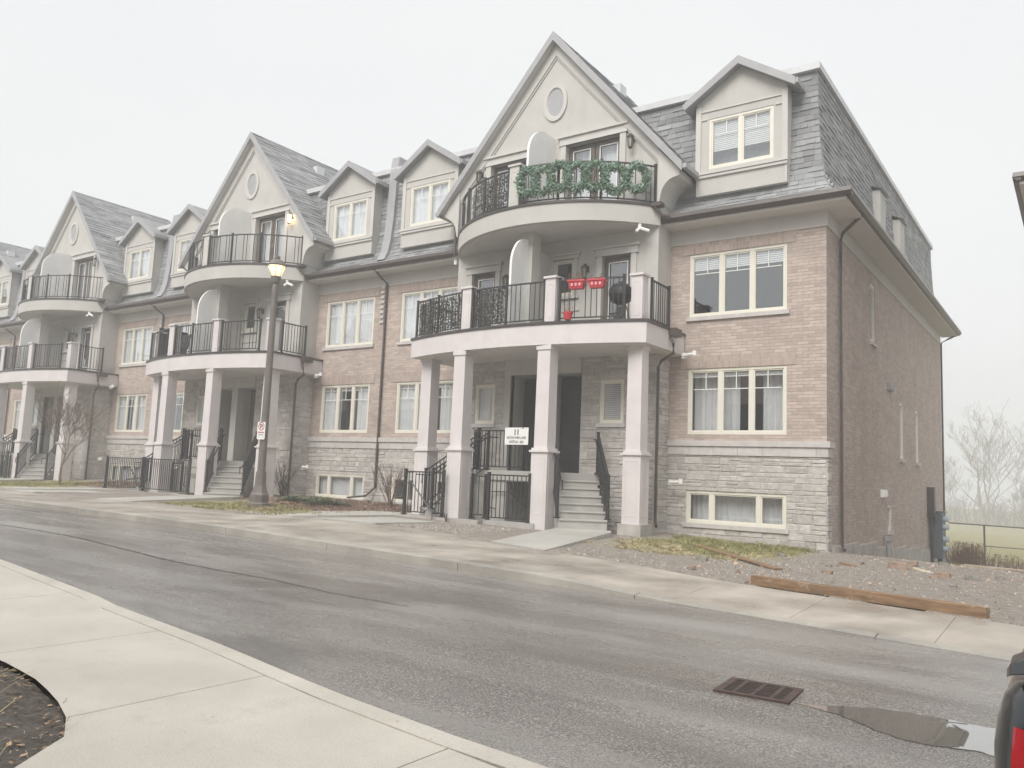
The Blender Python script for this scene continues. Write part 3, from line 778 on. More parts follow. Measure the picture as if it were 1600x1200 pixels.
def block(idx, label, C, hw, wo, do, end=False, z_wall=0.):
    B = empty("townhouse_block", label, "townhouse", (0, 0, 0), "stacked townhouse blocks of one terrace")
    xr, xl = C+hw, C-hw
    if end: xr = 0.
    gl_, gr_ = C-3.3, C+3.3
    r = random.Random(idx*13+5)
    # ---- windows of the two brick bays
    covers = {0: dict(R2='half', R1='curtain', L2='curtain', L1='half', RB='curtain', LB='blind'),
              1: dict(R2='curtain', R1='half', L2='curtain', L1='half', RB='curtain', LB='curtain')}.get(idx, dict(R2='curtain', R1='half', L2='curtain', L1='curtain', RB='curtain', LB='curtain'))
    covers['R2'] = 'top' if idx == 0 else covers['R2']
    if idx == 0: covers['R1'] = 'half'
    holes = {}
    for sd, bx0, bx1 in (('R', gr_, xr), ('L', xl, gl_)):
        xc = C+wo if sd == 'R' else C-wo; hwid = 1.25 if (idx == 0) else 1.18
        h2 = (xc-hwid, xc+hwid, 5.67, 7.33); h1 = (xc-hwid, xc+hwid, 2.66, 4.33); hb = (xc-hwid, xc+hwid, .44, 1.25)
        holes[sd] = (h2, h1, hb)
        m = MB(); wall_rect(m, bx0, bx1, 2.30, 7.62, [h2, h1]); m.build("brick_wall", "brick", B)
        for h in (h2, h1):
            m = MB(); m.box(h[0]-.22, h[1]+.22, -.016, .004, h[3]+.002, h[3]+.30); m.build("soldier_course", "brick_soldier", B)
        if end and sd == 'R':
            m = MB()
            zz = .2
            k = 0
            z = 2.56
            while z < 7.6: m.box(bx1-(.60 if k % 2 else .42), bx1+.012, -.014, .30, z, z+.085*3-.012) if k % 2 == 99 else None; z += .2; k += 1
        m = MB(); wall_rect(m, bx0, bx1, -.6, 2.30, [hb]); m.build("base_wall", "mortar", B)
        m = MB(); stones(m, bx0, bx1-(.0 if not (end and sd == 'R') else .0), .02 if idx == 0 else .3, 2.14, [hb], 0, idx*7+(sd == 'L')); m.build("stone_facing", "stone", B)
        m = MB(); x = bx0
        while x < bx1-.01:
            x2 = min(x+.62, bx1+(.04 if end and sd == 'R' else 0)); 
            if bx1-x2 < .2: x2 = bx1+(.04 if end and sd == 'R' else 0)
            m.box(x+.003, x2-.003, -.045, .002, 2.14, 2.36, r.random()); x = x2
            if x2 >= bx1: break
        m.box(bx0, bx1+(.09 if end and sd == 'R' else 0), -.085, .0, 2.362, 2.50, .5)
        m.build("stone_course", "limestone", B)
        m = MB(); m.box(bx0, bx1+(.03 if end and sd == 'R' else 0), -.03, .0, 7.62, 8.02); m.build("frieze_board", "stucco_trim", B)
        window(B, frontT(h2[0], 0, h2[2]), 2*hwid, 1.66, (1, 1, 1), True, covers[sd+'2'], True, seed=idx*10+1)
        window(B, frontT(h1[0], 0, h1[2]), 2*hwid, 1.67, (1, 1, 1), True, covers[sd+'1'], False, seed=idx*10+2, cdepth=.42 if (idx == 0 and sd == 'R') else .14)
        window(B, frontT(hb[0], 0, hb[2]), 2*hwid, .81, (1, 2, 1), False, covers[sd+'B'], True, seed=idx*10+3, cdepth=.36 if (idx == 0 and sd == 'R') else .2)
    # ---- gable wall: stone ground storey with the recessed entry
    ent = (C-1.15, C+1.15, 1.0, 4.25)
    sw = [(C-2.72, C-1.98, 2.88, 4.02), (C+1.66, C+2.40, 2.88, 4.02)] if True else []
    sw = [(C-2.42, C-1.72, 2.88, 4.02), (C+1.72, C+2.42, 2.88, 4.02)]
    m = MB(); wall_rect(m, gl_, gr_, -1.3, 4.72, [ent]+sw, GW); 
    m.face([(gr_, GW, -1.3), (gr_, 0, -1.3), (gr_, 0, 4.72), (gr_, GW, 4.72)]); m.face([(gl_, GW, -1.3), (gl_, GW, 4.72), (gl_, 0, 4.72), (gl_, 0, -1.3)])
    m.build("base_wall", "mortar", B)
    m = MB(); stones(m, gl_, C-1.36, .25, 4.68, sw, GW, idx*7+3); m.build("stone_facing", "stone", B)
    m = MB(); stones(m, C+1.16, gr_, .25, 4.68, sw, GW, idx*7+4); m.build("stone_facing", "stone", B)
    m = MB(lambda x, y, z: (gr_-y, GW+x, z)); stones(m, 0, .8, .25, 4.7, [], 0, idx+40); m.build("stone_facing", "stone", B)
    m = MB(); m.box(C-1.35, C+1.15, GW-.06, GW-.002, 4.25, 4.72)
    m.box(C-1.35, C-1.15, GW-.06, GW-.002, 1.56, 4.25); m.box(C-.17, C+.17, GW-.05, GW+1.1, 1.56, 4.25)
    m.face([(C-1.15, GW, 1.56), (C-1.15, GW+1.2, 1.56), (C-1.15, GW+1.2, 4.25), (C-1.15, GW, 4.25)]); m.face([(C+1.15, GW, 1.56), (C+1.15, GW, 4.25), (C+1.15, GW+1.2, 4.25), (C+1.15, GW+1.2, 1.56)])
    m.face([(C-1.15, GW, 4.249), (C-1.15, GW+1.2, 4.249), (C+1.15, GW+1.2, 4.249), (C+1.15, GW, 4.249)]); m.face([(C-1.15, GW+1.2, 1.5), (C+1.15, GW+1.2, 1.5), (C+1.15, GW+1.2, 4.25), (C-1.15, GW+1.2, 4.25)])
    m.build("entry_surround", "stucco", B)
    dm = "door_dark" if idx != 1 else "door_brown"
    door(B, C-1.13, C-.19, GW+.62, 1.57, 4.12, False, dm); door(B, C+.19, C+1.13, GW+.52, 1.57, 4.2, False, dm)
    for k, s in enumerate(sw): window(B, frontT(s[0], GW, s[2]), .70, 1.14, (1,), False, 'blind' if k else 'curtain', True, seed=idx*10+5+k)
    m = MB(); wall_rect(m, gl_, gr_, 4.72, 8.0, [(C-2.72, C-1.86, 5.25, 7.35), (C+1.68, C+2.54, 5.25, 7.35), (C+.12, C+.80, 6.40, 7.42)], GW)
    d3 = [(C-2.2, C-.55, 8.5, 10.62), (C+.42, C+2.12, 8.5, 10.72)]
    wall_rect(m, gl_, gr_, 8.0, 10.73, d3, GW, .2)
    # triangle above
    hp = 13.90; sl = (hp-9.35)/4.0
    zt = lambda x: hp-abs(x-C)*sl
    m.face([(gl_, GW, 10.73), (gr_, GW, 10.73), (C+(hp-10.73)/sl, GW, 10.73)]) if False else None
    xa = (hp-10.73)/sl
    m.face([(C-xa, GW, 10.73), (C+xa, GW, 10.73), (C, GW, hp)])
    # trim wall rectangle outside rake is hidden behind the bargeboards: cut it down
    m.face([(gr_, GW, 4.72), (gr_, .02, 4.72), (gr_, .02, 9.9), (gr_, GW, 9.9)]); m.face([(gl_, GW, 4.72), (gl_, GW, 9.9), (gl_, .02, 9.9), (gl_, .02, 4.72)])
    gw = m.build("gable_wall", "stucco", B)
    # clip corners above the rake
    me = gw.data
    import bmesh
    b = bmesh.new(); b.from_mesh(me)
    for sx in (-1, 1):
        n = Vector((sx*sl, 0, 1)).normalized(); geom = list(b.verts)+list(b.edges)+list(b.faces)
        bmesh.ops.bisect_plane(b, geom=geom, plane_co=Vector((C, 0, hp)), plane_no=n, clear_outer=True)
    b.to_mesh(me); b.free()
    # oval window
    ow = MB(); n = 28
    ring = lambda rx, rz, y: [(C+rx*math.cos(2*math.pi*k/n), y, 12.10+rz*math.sin(2*math.pi*k/n)) for k in range(n)]
    A, Bq, Cq, D = ring(.40, .56, GW-.001), ring(.40, .56, GW-.05), ring(.29, .44, GW-.05), ring(.26, .41, GW-.012)
    for P, Q in ((A, Bq), (Bq, Cq), (Cq, D)):
        for k in range(n): ow.face([P[k], P[(k+1) % n], Q[(k+1) % n], Q[k]])
    owo = ow.build("oval_window", "stucco_trim", B, smooth=False)
    g = MB(); g.face(D); g.build("louvre", "fascia_grey", owo)
    # doors + small window of the upper floors
    dd = door(B, C-2.72, C-1.86, GW+.10, 5.28, 7.33); dd = door(B, C+1.68, C+2.54, GW+.10, 5.28, 7.33)
    window(B, frontT(C+.12, GW, 6.40), .68, 1.02, (1,), False, 'none', False, seed=idx)
    door(B, d3[0][0], d3[0][1], GW+.14, 8.52, 10.60, double=True); door(B, d3[1][0], d3[1][1], GW+.14, 8.52, 10.70, double=True)
    m = MB()
    for (a, b_) in ((C-2.72, C-1.86), (C+1.68, C+2.54)): surround(m, a, b_, GW, 5.25, 7.35)
    surround(m, C+.12, C+.80, GW, 6.40, 7.42, .11, .16); m.box(C-.05, C+.97, GW-.08, GW, 6.30, 6.38)
    for d in d3: surround(m, d[0], d[1], GW, 8.5, d[3], .18, .28)
    m.box(C-.17, C+1.0, GW-.03, GW, 5.95, 5.99)
    m.build("door_trim", "stucco_trim", B)
    for (lx, lz, lit) in ((C+2.5, 10.40, idx == 1), (C-2.55, 10.35, False), (C+1.22, 7.0, False), (C-1.4, 7.0, False)): lantern(B, lx, GW, lz, lit)
    # ---- lower balcony
    ya, ym, bw = -2.25, -2.92, 3.72
    A = arc(C, bw, ya, ym, 28)
    poly = [(C-bw, -.02)] + A + [(C+bw, -.02)]
    m = MB(); m.prism(poly[::1], 4.68, 5.18); bal = fix_normals(m.build("lower_balcony", "column_white", B))
    inner = [(C-bw+.12, -.02)] + arc(C, bw-.12, ya+.08, ym+.12, 28) + [(C+bw-.12, -.02)]
    m = MB(); m.prism(inner, 4.66, 4.679); fix_normals(m.build("soffit", "soffit", bal))
    op = [(C-bw-.03, -.02)] + arc(C, bw+.03, ya-.02, ym-.03, 28) + [(C+bw+.03, -.02)]
    m = MB(); m.prism(op, 5.182, 5.25); fix_normals(m.build("edge_flashing", "dark_metal", bal))
    def on_arc(u, ins=.12):
        P = arc(C, bw, ya, ym, 200, 0); k = min(range(201), key=lambda k: abs(P[k][0]-(C+u))); return (P[k][0], P[k][1]+ins)
    def seg(u0, u1, n=4, ins=.12): return [(*on_arc(u0+(u1-u0)*k/n, ins), 5.25) for k in range(n+1)]
    px = [(-3.42, 'o'), (-1.33, 'i'), (1.33, 'i'), (3.38, 'o')]
    for u, k in px:
        x, y = on_arc(u, .20) if k == 'i' else (C+u, ya+.28)
        pillar(bal, x, y, 5.25, 6.42, .30)
    railing(bal, seg(-3.6, -1.55), posts=[0, 2, 4]); railing(bal, seg(-1.12, 1.12, 4), posts=[0, 2, 4] if idx else [0, 2, 4]); railing(bal, seg(1.55, 3.15, 3) + [], posts=[0, 3])
    railing(bal, [(C+3.60, ya+.5, 5.25), (C+3.60, -.75, 5.25)], posts=[0, 1]); railing(bal, [(C-3.60, ya+.5, 5.25), (C-3.60, -.2, 5.25)], posts=[0, 1])
    # ---- partition on the lower balcony: post, stub wall, round-shouldered screen
    def partition(y_in, y_out, z0, z1, r_, th=.07, x=C, nm="partition"):
        pts = [(y_in, z0), (y_out, z0), (y_out, z1-r_)]
        for k in range(1, 13):
            a = math.pi/2*k/12; ry = min(r_, abs(y_out-y_in)-.05); pts.append((y_out+ry*(1-math.cos(a)), z1-r_+r_*math.sin(a)))
        pts.append((y_in, z1)); m = MB(); m.xprism(pts, x-th/2, x+th/2); return fix_normals(m.build(nm, "panel_white", B))
    m = MB(); m.box(C-.17, C+.17, -1.95, -1.55, 5.25, 8.0); m.build("partition_post", "stucco", B)
    m = MB(); m.box(C-.06, C+.06, -1.55, GW, 5.25, 7.55); m.build("partition_wall", "stucco", B)
    partition(-1.95, -2.68, 5.25, 7.74, .85)
    partition(GW, -2.10, 8.5, 11.0, .85)
    # ---- upper balcony
    ua, um, uw = GW, -2.55, 3.34
    UA = arc(C, uw, ua, um, 40)
    m = MB(); m.prism(UA, 7.98, 8.45); ub = fix_normals(m.build("upper_balcony", "stucco", B))
    m = MB(); m.prism(arc(C, uw+.03, ua, um-.03, 40), 8.452, 8.52); fix_normals(m.build("edge_flashing", "dark_metal", ub))
    m = MB(); m.prism(arc(C, uw-.12, ua, um+.12, 40), 7.96, 7.979); fix_normals(m.build("soffit", "soffit", ub))
    UR = arc(C, uw, ua, um, 200, .10)
    def useg(u0, u1, n):
        R_ = [p for p in UR if C+u0 <= p[0] <= C+u1]; return [(*R_[int(round(k*(len(R_)-1)/n))], 8.52) for k in range(n+1)]
    railing(ub, useg(-3.2, -.32, 10), posts=[0, 4, 7, 10]); railing(ub, useg(.02, 3.2, 10), posts=[0, 3, 6, 10])
    pillar(ub, C-.15, um+.26, 8.52, 9.72, .34, mat="stucco_trim")
    # ---- porch columns and their plinths
    zg = [S(C+u)+.02 for u in (-3.2, -1.33, 1.33, 3.2)]
    for (u, y) in ((-3.28, -1.85), (-1.45, -2.62), (1.22, -2.62), (3.33, -1.85)): column(B, C+u, y, .0 if u < 3 or idx else .40, 4.68)
    m = MB(); m.box(C+3.33-.30, C+3.33+.30, -2.15, -1.55, -.3, .41); m.build("column_plinth", "concrete_old", B)
    # ---- landing, stairs
    la = [(C-2.0, GW), (C-2.0, -1.35), (C-1.15, -2.0), (C+1.0, -2.0), (C+1.88, -1.22), (C+2.1, GW)]
    m = MB(); m.prism(la, 1.28, 1.56); m.prism([(C-2.0, GW), (C-2.0, -1.35), (C-1.15, -1.97), (C-.36, -1.97), (C-.36, GW)], -.3, 1.28)
    m.box(C-.36, C+1.08, GW-.03, GW-.001, -1.3, 1.28)
    m.box(C-.36, C-.301, -2.75, GW, -1.3, .25); m.box(C+1.101, C+1.16, -2.75, GW, -1.3, .25); m.box(C-.36, C+1.16, -2.90, -2.751, -1.3, .30)
    m.face([(C-.3, -2.75, -1.25), (C+1.1, -2.75, -1.25), (C+1.1, -.82, -1.25), (C-.3, -.82, -1.25)])
    for k in range(6): m.box(C-.3, C-.3+.22*(6-k)-.1, -1.75, -.83, -1.25+.2*k, -1.05+.2*k)
    fix_normals(m.build("landing", "concrete_step", B))
    for sx in (1, -1):
        d = Vector((-sx*.64, .77)); nrm = Vector((.77*sx, .64)); L0 = Vector((C+sx*2.03, -3.16)); stp = MB(); n = 6; wd = 1.14
        g0 = -.1; nos = MB()
        for k in range(n):
            p = L0 + d*(.262*k); q = L0+d*(.262*n+.15); z1 = .30+.18*(k+1)-.0
            P4 = [p, p+nrm*wd, q+nrm*wd, q]; P4 = P4 if sx > 0 else P4[::-1]
            stp.prism([(v.x, v.y) for v in P4], g0 if k == 0 else .30+.18*k+.001, z1)
            pn = p - d*.03; P5 = [pn, pn+nrm*wd, p+nrm*wd+d*.03, p+d*.03]; P5 = P5 if sx > 0 else P5[::-1]
            nos.prism([(v.x, v.y) for v in P5], z1-.04, z1+.003)
        so_ = fix_normals(stp.build("stairs", "concrete_step", B)); fix_normals(nos.build("nosing", "pave_new", so_))
        for side, off in ((0, -.03), (1, wd+.03)):
            a = L0+nrm*off+d*.12; b_ = L0+nrm*off+d*(.262*n)
            a3 = Vector((a.x, a.y, .48)); b3 = Vector((b_.x, b_.y, 1.56)); railing(so_, [a3, b3], h=1.0, name="stair_railing", post_w=.06)
            hr = MB(); up = Vector((0, 0, .88)); e = Vector((nrm.x, nrm.y, 0))*(.07 if side == 0 else -.07)
            hr.tube([a3+up+e-Vector((d.x, d.y, 0))*.28-Vector((0,0,.22)), a3+up+e-Vector((d.x, d.y, 0))*.28, a3+up+e, b3+up+e, b3+up+e+Vector((d.x, d.y, 0))*.3], .018, 6); hr.build("handrail", "rail_black", so_)
    railing(B, [(C-1.95, -1.33, 1.56), (C-1.4, -1.85, 1.56)], name="landing_railing"); railing(B, [(C-1.38, -1.93, 1.56), (C+.1, -1.93, 1.56), (C+.85, -1.93, 1.56)], posts=[0, 1, 2], name="landing_railing")
    # ---- railings round the basement stairwell and the low concrete wall they stand on
    zb = .28 if idx == 0 else S(C)+.08
    if idx == 0: runs = [((C-2.95, -3.02), (C-1.62, -3.02)), ((C-.28, -2.84), (C+.98, -2.84))]
    else: runs = [((C-4.45, -3.02), (C-1.95, -3.02)), ((C-1.9, -3.02), (C+.85, -3.02))]
    for i_, (a, b_) in enumerate(runs): railing(B, [(*a, zb), (*b_, zb)], h=1.15, dots=(idx == 0 and i_ == 1), name="stairwell_railing", post_w=.07)
    m = MB(); x0 = C-3.1 if idx == 0 else C-4.6
    m.box(x0, C-.37, -3.12, -2.92, -.6, zb); 
    if idx: m.box(C-.37, C+1.0, -3.12, -2.92, -.6, zb)
    m.build("stairwell_wall", "concrete_old", B)
    m = MB(); y = -3.20; x = C-2.35
    m.tube([(x-.55, y+.02, zb+.72), (x-.55, y, zb+.85), (x-.2, y, zb+.85), (x+.55, y, zb+.12), (x+.95, y, zb+.12), (x+1.45, y-.35, zb-.42)], .02, 6)
    for q in ((x+.55, y), (x+1.05, y)): m.tube([(q[0], q[1]+.10, zb-.25), (q[0], q[1], zb-.25), (q[0], q[1], zb+.12)], .012, 5); m.lathe([(.045, zb-.27), (.045, zb-.23)], (q[0], q[1]+.05), 8)
    m.build("handrail", "rail_black", B); m = MB()
    m.tube([(C-.62, -2.05, 1.0), (C-.8, -2.1, .98), (C-.85, -2.1, .6), (C-.6, -2.1, .55)], .018, 6)
    m.tube([(C-.62, -2.05, 1.0), (C-.2, -2.05, 1.0), (C+.7, -1.5, .2)], .018, 6)
    m.build("handrail", "rail_black", B)
    railing(B, [(C-1.18, -2.35, .28), (C-.9, -2.15, .28)], h=1.1, name="stairwell_railing")
    # ---- gable roof
    ez, eh, yo = 9.45, 4.02, -1.05; rp = 14.12; sl2 = (rp-ez)/eh; SL = math.hypot(eh, rp-ez); Yr, Ye = 3.9, 6.2
    rm = MB()
    nx_, nz_ = (rp-ez)/SL, eh/SL
    for sx in (-1, 1):
        P = lambda s, t, h, sx=sx: (C+sx*(eh-t*eh/SL+h*nx_), yo+s, ez+t*(rp-ez)/SL+h*nz_)
        sm = lambda t: (Ye-yo) - (Ye-Yr)*t/SL
        shingles(rm, P, 7, SL, .19, idx*3+sx+9, smax=sm, tw=(.22, .6))
        rm.face([P(0, 0, -.012), P(sm(0), 0, -.012), P(sm(SL), SL, -.012), P(0, SL, -.012)])
        rm.face([P(0.02, 0, -.14), P(sm(0), 0, -.14), P(sm(SL), SL, -.14), P(0.02, SL, -.14)][::-1])
    rm.face([(C-eh, Ye, ez), (C+eh, Ye, ez), (C, Yr, rp)][::-1])
    gr = rm.build("gable_roof", "shingle", B)
    b = MB()
    for sx in (-1, 1):
        ex = C+sx*eh
        for (o1, o2, y0, y1, mat) in ((.0, .20, yo-.04, yo-.001, 0),):
            q = [(ex, ez-.22), (C, rp-.24), (C, rp+.03), (ex, ez+.03)]
            b.yprism(q if sx < 0 else [q[1], q[0], q[3], q[2]], y0, y1)
        # gutter along the eaves
        b.bar((ex+sx*.05, yo, ez-.08), (ex+sx*.05, .4, ez-.08), .12, .12)
    b.build("bargeboard", "fascia_grey", gr)
    b = MB()
    for sx in (-1, 1):      # pale soffit and the moulded inner rake board
        i0, i1 = C+sx*(eh-.02), C
        b.face([(i0, yo, ez-.20), (i1, yo, rp-.22), (i1, GW, rp-.22), (i0, GW, ez-.20)])
        for w0, w1, dp in ((.235, .50, .07), (.50, .55, .035)):
            q = [(i0, ez-w0*1.0), (i1, rp-w0*1.53+.14), (i1, rp-w1*1.53+.14), (i0, ez-w1)]
            q = [(C+sx*(eh-.72), ez+.72*sl2-.20-(w0-.235)*1.5), (C, rp-.22-(w0-.235)*1.5), (C, rp-.22-(w1-.235)*1.5), (C+sx*(eh-.72), ez+.72*sl2-.20-(w1-.235)*1.5)]
            b.yprism(q, GW-dp, GW-.002)
    fix_normals(b.build("rake_moulding", "stucco_trim", gr))
    # cornice brackets
    for sx in (-1, 1):
        e = C+sx*3.3; q = [(e+sx*a, z) for a, z in ((0, 8.55), (.05, 8.60), (.08, 8.75), (.12, 8.90), (.20, 9.03), (.30, 9.12), (.42, 9.17), (.55, 9.19), (.60, 9.22), (.60, 9.34), (0, 10.0))]
        m = MB(); m.yprism(q, GW-.12, .3); fix_normals(m.build("cornice_bracket", "stucco_trim", B))
    # roof vent box
    m = MB(); vy = 1.6
    k = .35; m.box(C+.40, C+.78, vy, vy+.40, rp-.40*sl2-.42, rp-.40*sl2-.10); m.build("roof_vent", "cap_grey", gr)
    # ---- mansard
    mm = MB(); base = MB()
    segs = [(C+.8, xr+(.6 if end else 0), 1), (xl, C-.8, 0)]
    for a, b_, w_ in segs:
        def P(s, t, h, a=a):
            q = man(t); n = man_n(t); return (a+s, -.6+q[0]+n[0]*h, q[1]+n[1]*h)
        smax = (lambda t, L=b_-a: L-man(t)[0]) if (end and w_) else None
        shingles(mm, P, b_-a, ML[-1], .155, idx*5+w_+60, smax=smax)
        for k in range(len(MAN)-1):
            p, q = MAN[k], MAN[k+1]; e0 = p[0] if (end and w_) else 0; e1 = q[0] if (end and w_) else 0
            mm.face([(a, -.6+p[0], p[1]-.012), (b_-e0, -.6+p[0], p[1]-.012), (b_-e1, -.6+q[0], q[1]-.012), (a, -.6+q[0], q[1]-.012)], .2)
    D = 18.2
    if end:
        def P(s, t, h):
            q = man(t); n = man_n(t); return (.6-q[0]-n[0]*h, -.6+s, q[1]+n[1]*h)
        shingles(mm, P, D+1.2, ML[-1], .155, 77, smin=lambda t: man(t)[0], smax=lambda t: D+1.2-man(t)[0], thick=(.008, .03))
        for k in range(len(MAN)-1):
            p, q = MAN[k], MAN[k+1]
            mm.face([(.6-p[0], -.6+p[0], p[1]-.012), (.6-p[0], D+.6-p[0], p[1]-.012), (.6-q[0], D+.6-q[0], q[1]-.012), (.6-q[0], -.6+q[0], q[1]-.012)], .2)
            mm.face([(.6-p[0], D+.6-p[0], p[1]), (xl, D+.6-p[0], p[1]), (xl, D+.6-q[0], q[1]), (.6-q[0], D+.6-q[0], q[1])], .3)
    mr = mm.build("mansard_roof", "shingle", B)
    # flat roof, parapet cap
    m = MB(); xe = .6-MAN[-1][0]+.08 if end else xr
    m.box(xl, xe, .14, .34, 11.70, 11.87); 
    if end: m.box(xe-.20, xe, .34, D-.3, 11.70, 11.87); m.box(xl, xe, D-.3, D-.1, 11.7, 11.87)
    m.build("parapet_cap", "cap_grey", mr)
    m = MB(); m.face([(xl, .3, 11.75), (xe-.1, .3, 11.75), (xe-.1, D-.2, 11.75), (xl, D-.2, 11.75)])
    m.build("flat_roof", "cap_grey", mr)
    for k, u in enumerate((-2.4, 6.3) if idx else (-2.4,)):
        m = MB(); m.tube([(C+u, 1.1+k, 11.75), (C+u, 1.1+k, 12.35)], .06, 8); m.build("roof_pipe", "conduit_grey", mr)
    # dormers
    for k, sx in enumerate((1, -1)):
        dormer(B, C+sx*do, idx*4+k)
    # party-wall ridge strip
    if idx < 3:
        q = [( -.6+p[0]-.14, p[1]-.02) for p in MAN[2:]] + [(.2, 12.25), (.75, 12.25), (.75, 11.7)] + [(-.6+p[0]+.3, p[1]) for p in MAN[2:][::-1]]
        m = MB(); m.xprism(q, xl-.24, xl+.10); fix_normals(m.build("party_wall_flashing", "fascia_grey", B))
    # gutters and soffit
    xg1 = xr+(.6 if end else 0)
    prof = [(-.72, 8.26), (-.74, 8.16), (-.66, 8.08), (-.58, 8.08), (-.58, 8.26)]
    for a, b_ in ((gr_-.05, xg1+(.12 if end else 0)), (xl, gl_+.05)):
        m = MB(); m.xprism(prof, a, b_)
        if end and b_ > 0: m.yprism([(.72, 8.26), (.74, 8.16), (.66, 8.08), (.58, 8.08), (.58, 8.26)], -.66, D+.72)
        fix_normals(m.build("gutter", "gutter_brown", B))
    for a, b_ in ((gr_, xg1-.02), (xl, gl_)):
        m = MB(); m.box(a, b_, -.58, -.0, 8.02, 8.08)
        if end and b_ > 0: m.box(0.001, .58, .0, D+.58, 8.02, 8.08)
        m.build("eave_soffit", "soffit", B)
    # downspouts
    zs = 7.95
    downspout(B, [(C+3.45, -.70, 8.10), (C+3.45, -.72, 8.0)], .04) if False else None
    m = MB(); cx = C+3.42
    m.tube([(cx+.33, -2.3+1.45, 5.18), (cx+.33, -.95, 5.0), (cx+.42, -.98, 4.85), (cx+.40, -.9, 4.62), (cx+.06, -.86, 4.45), (cx-.02, -.87, 4.3), (cx-.02, -.87, .45), (cx+.06, -.98, .33)], .042, 4)
    m.box(cx+.24, cx+.48, -1.0, -.6, 5.05, 5.24); m.build("downspout", "gutter_brown", B)
    m = MB(); m.tube([(C+3.18, -.98, 8.5), (C+3.28, -1.0, 8.4), (C+3.42, -.9, 8.22), (C+3.62, -.8, 8.16)], .045, 6); m.box(C+3.05, C+3.45, -1.05, -.8, 8.44, 8.54); m.build("scupper_pipe", "gutter_brown", B)
    m = MB(); m.tube([(C-4.02, -1.0, 9.35), (C-3.45, -.85, 9.0), (C-3.42, -.86, 8.0)], .04, 4); m.build("downspout", "gutter_brown", B)
    if idx < 3:
        gzz = W(xl)
        m = MB(); m.tube([(xl+.02, -.62, 8.1), (xl+.06, -.30, 7.85), (xl+.12, -.07, 7.70), (xl+.12, -.07, gzz+.45), (xl-.05, -.30, gzz+.16), (xl-.6, -.6, gzz+.08)], .042, 4); m.build("downspout", "gutter_brown", B)
        m = MB()     # toothed brick ends at the party joint
        for k in range(8): m.box(xl-.16-.02*(k % 2), xl+.0, -.045, -.001, 7.55-k*.17, 7.64-k*.17)
        m.build("toothed_bricks", "limestone", B)
    # white pipes and cameras
    def pvc(x, y, z, L, ang=0, name="vent_pipe"):
        m = MB(); m.tube([(x, y, z), (x, y-.14, z), (x+L, y-.18, z+.03)], .04, 8); m.lathe([(.055, z-.02), (.055, z+.10)], (x+L, y-.18), 8); m.lathe([(.06, z-.07), (.06, z+.07)], (x, y-.1), 8); return m.build(name, "pvc", B)
    pvc(C+3.86, -.28, 4.62, .32); pvc(C+3.60, -.35, 1.42, .30); 
    m = MB(); m.lathe([(.05, 7.83), (.05, 7.97)], (C+2.95, -1.2), 8); m.tube([(C+2.95, -1.2, 7.86), (C+3.2, -1.15, 7.76)], .045, 8); m.tube([(C+2.95, -1.2, 7.85), (C+2.9, -1.3, 7.75)], .04, 8); m.build("security_light", "pvc", B)
    m = MB(); m.box(C-3.7, C-3.6, -.55, -.45, 7.85, 8.02); m.build("security_light", "pvc", B)
    # brick bay base slab
    return B
LBL = ["end block of the terrace, nearest, with full brick side wall and steep grey mansard roof",
       "second block of the terrace, behind the lit street lamp, with a glowing balcony lantern",
       "third block of the terrace, half veiled by fog behind the leafless small tree",
       "farthest visible block of the terrace, cut off by the left edge of the photo"]
blocks = []
for i, (C, hw, wo, do) in enumerate(MODS):
    blocks.append(block(i, LBL[i], C, hw, wo, do, end=(i == 0)))
B0 = blocks[0]
# windows on dormers: the muntins, panes and blinds belong to the dormer (sub-parts)
for o in list(bpy.data.objects):
    if o.name.split('.')[0] == "dormer_window":
        reparent_window(o, o.parent)
# ------------------------------------------------------------------ side wall of the end block
D = 18.2
SW = [(4.75, 5.35, 5.61, 7.30), (9.0, 9.62, 2.48, 4.31), (11.95, 12.55, 2.48, 4.31), (6.9, 7.5, .26, 1.02)]
m = MB(lambda x, y, z: (0-y, x, z)); wall_rect(m, 0, D, -1.0, 7.62, SW, 0); m.build("side_brick_wall", "brick", B0)
m = MB(); m.box(.001, .03, 0, D, 7.62, 8.02); m.build("frieze_board", "stucco_trim", B0)
for k, s in enumerate(SW): window(B0, sideT(0, s[0], s[2]), s[1]-s[0], s[3]-s[2], (1,), False, 'blind', True, part="side_window", seed=k)
m = MB()      # corner quoins of the stone base returning round the corner
stq = MB(lambda x, y, z: (0-y, x, z)); stones(stq, 0, .36, .02, 2.14, [], 0, 99); stq.build("corner_stones", "stone", B0)
m = MB(); m.box(.0, .045, .0, .40, 2.14, 2.36); m.box(.0, .085, .0, .44, 2.362, 2.50); m.build("stone_course", "limestone", B0)
m = MB()      # stepped concrete footing
for k, (a, b_, z) in enumerate(((.4, 2.9, .10), (2.9, 5.2, .02), (5.2, 7.3, -.15), (7.3, 9.6, -.28), (9.6, 12.2, -.42), (12.2, 15, -.62), (15, D, -.85))): m.box(-.02, .06, a+.01, b_, -2.2, z)
m.box(-3.95, .05, -.05, -.001, -.4, .02)
m.build("footing", "concrete_old", B0)
m = MB(); m.face([(0, D, -2), (0, D, 8), (-14.45, D, 8), (-14.45, D, -2)]); m.build("rear_wall", "brick", B0)
m = MB(); m.tube([(.62, 1.0, 8.1), (.40, 1.05, 7.95), (.12, 1.08, 7.72), (.07, 1.10, 7.55), (.07, 1.10, .06), (.16, .95, .0)], .045, 4); m.build("downspout", "gutter_brown", B0)
m = MB(); m.tube([(.62, D+.5, 8.1), (.3, D+.3, 7.9), (.04, D+.06, 7.7), (.04, D+.06, -1.1), (.25, D-.1, -1.32)], .05, 4); m.build("downspout", "gutter_brown", B0)
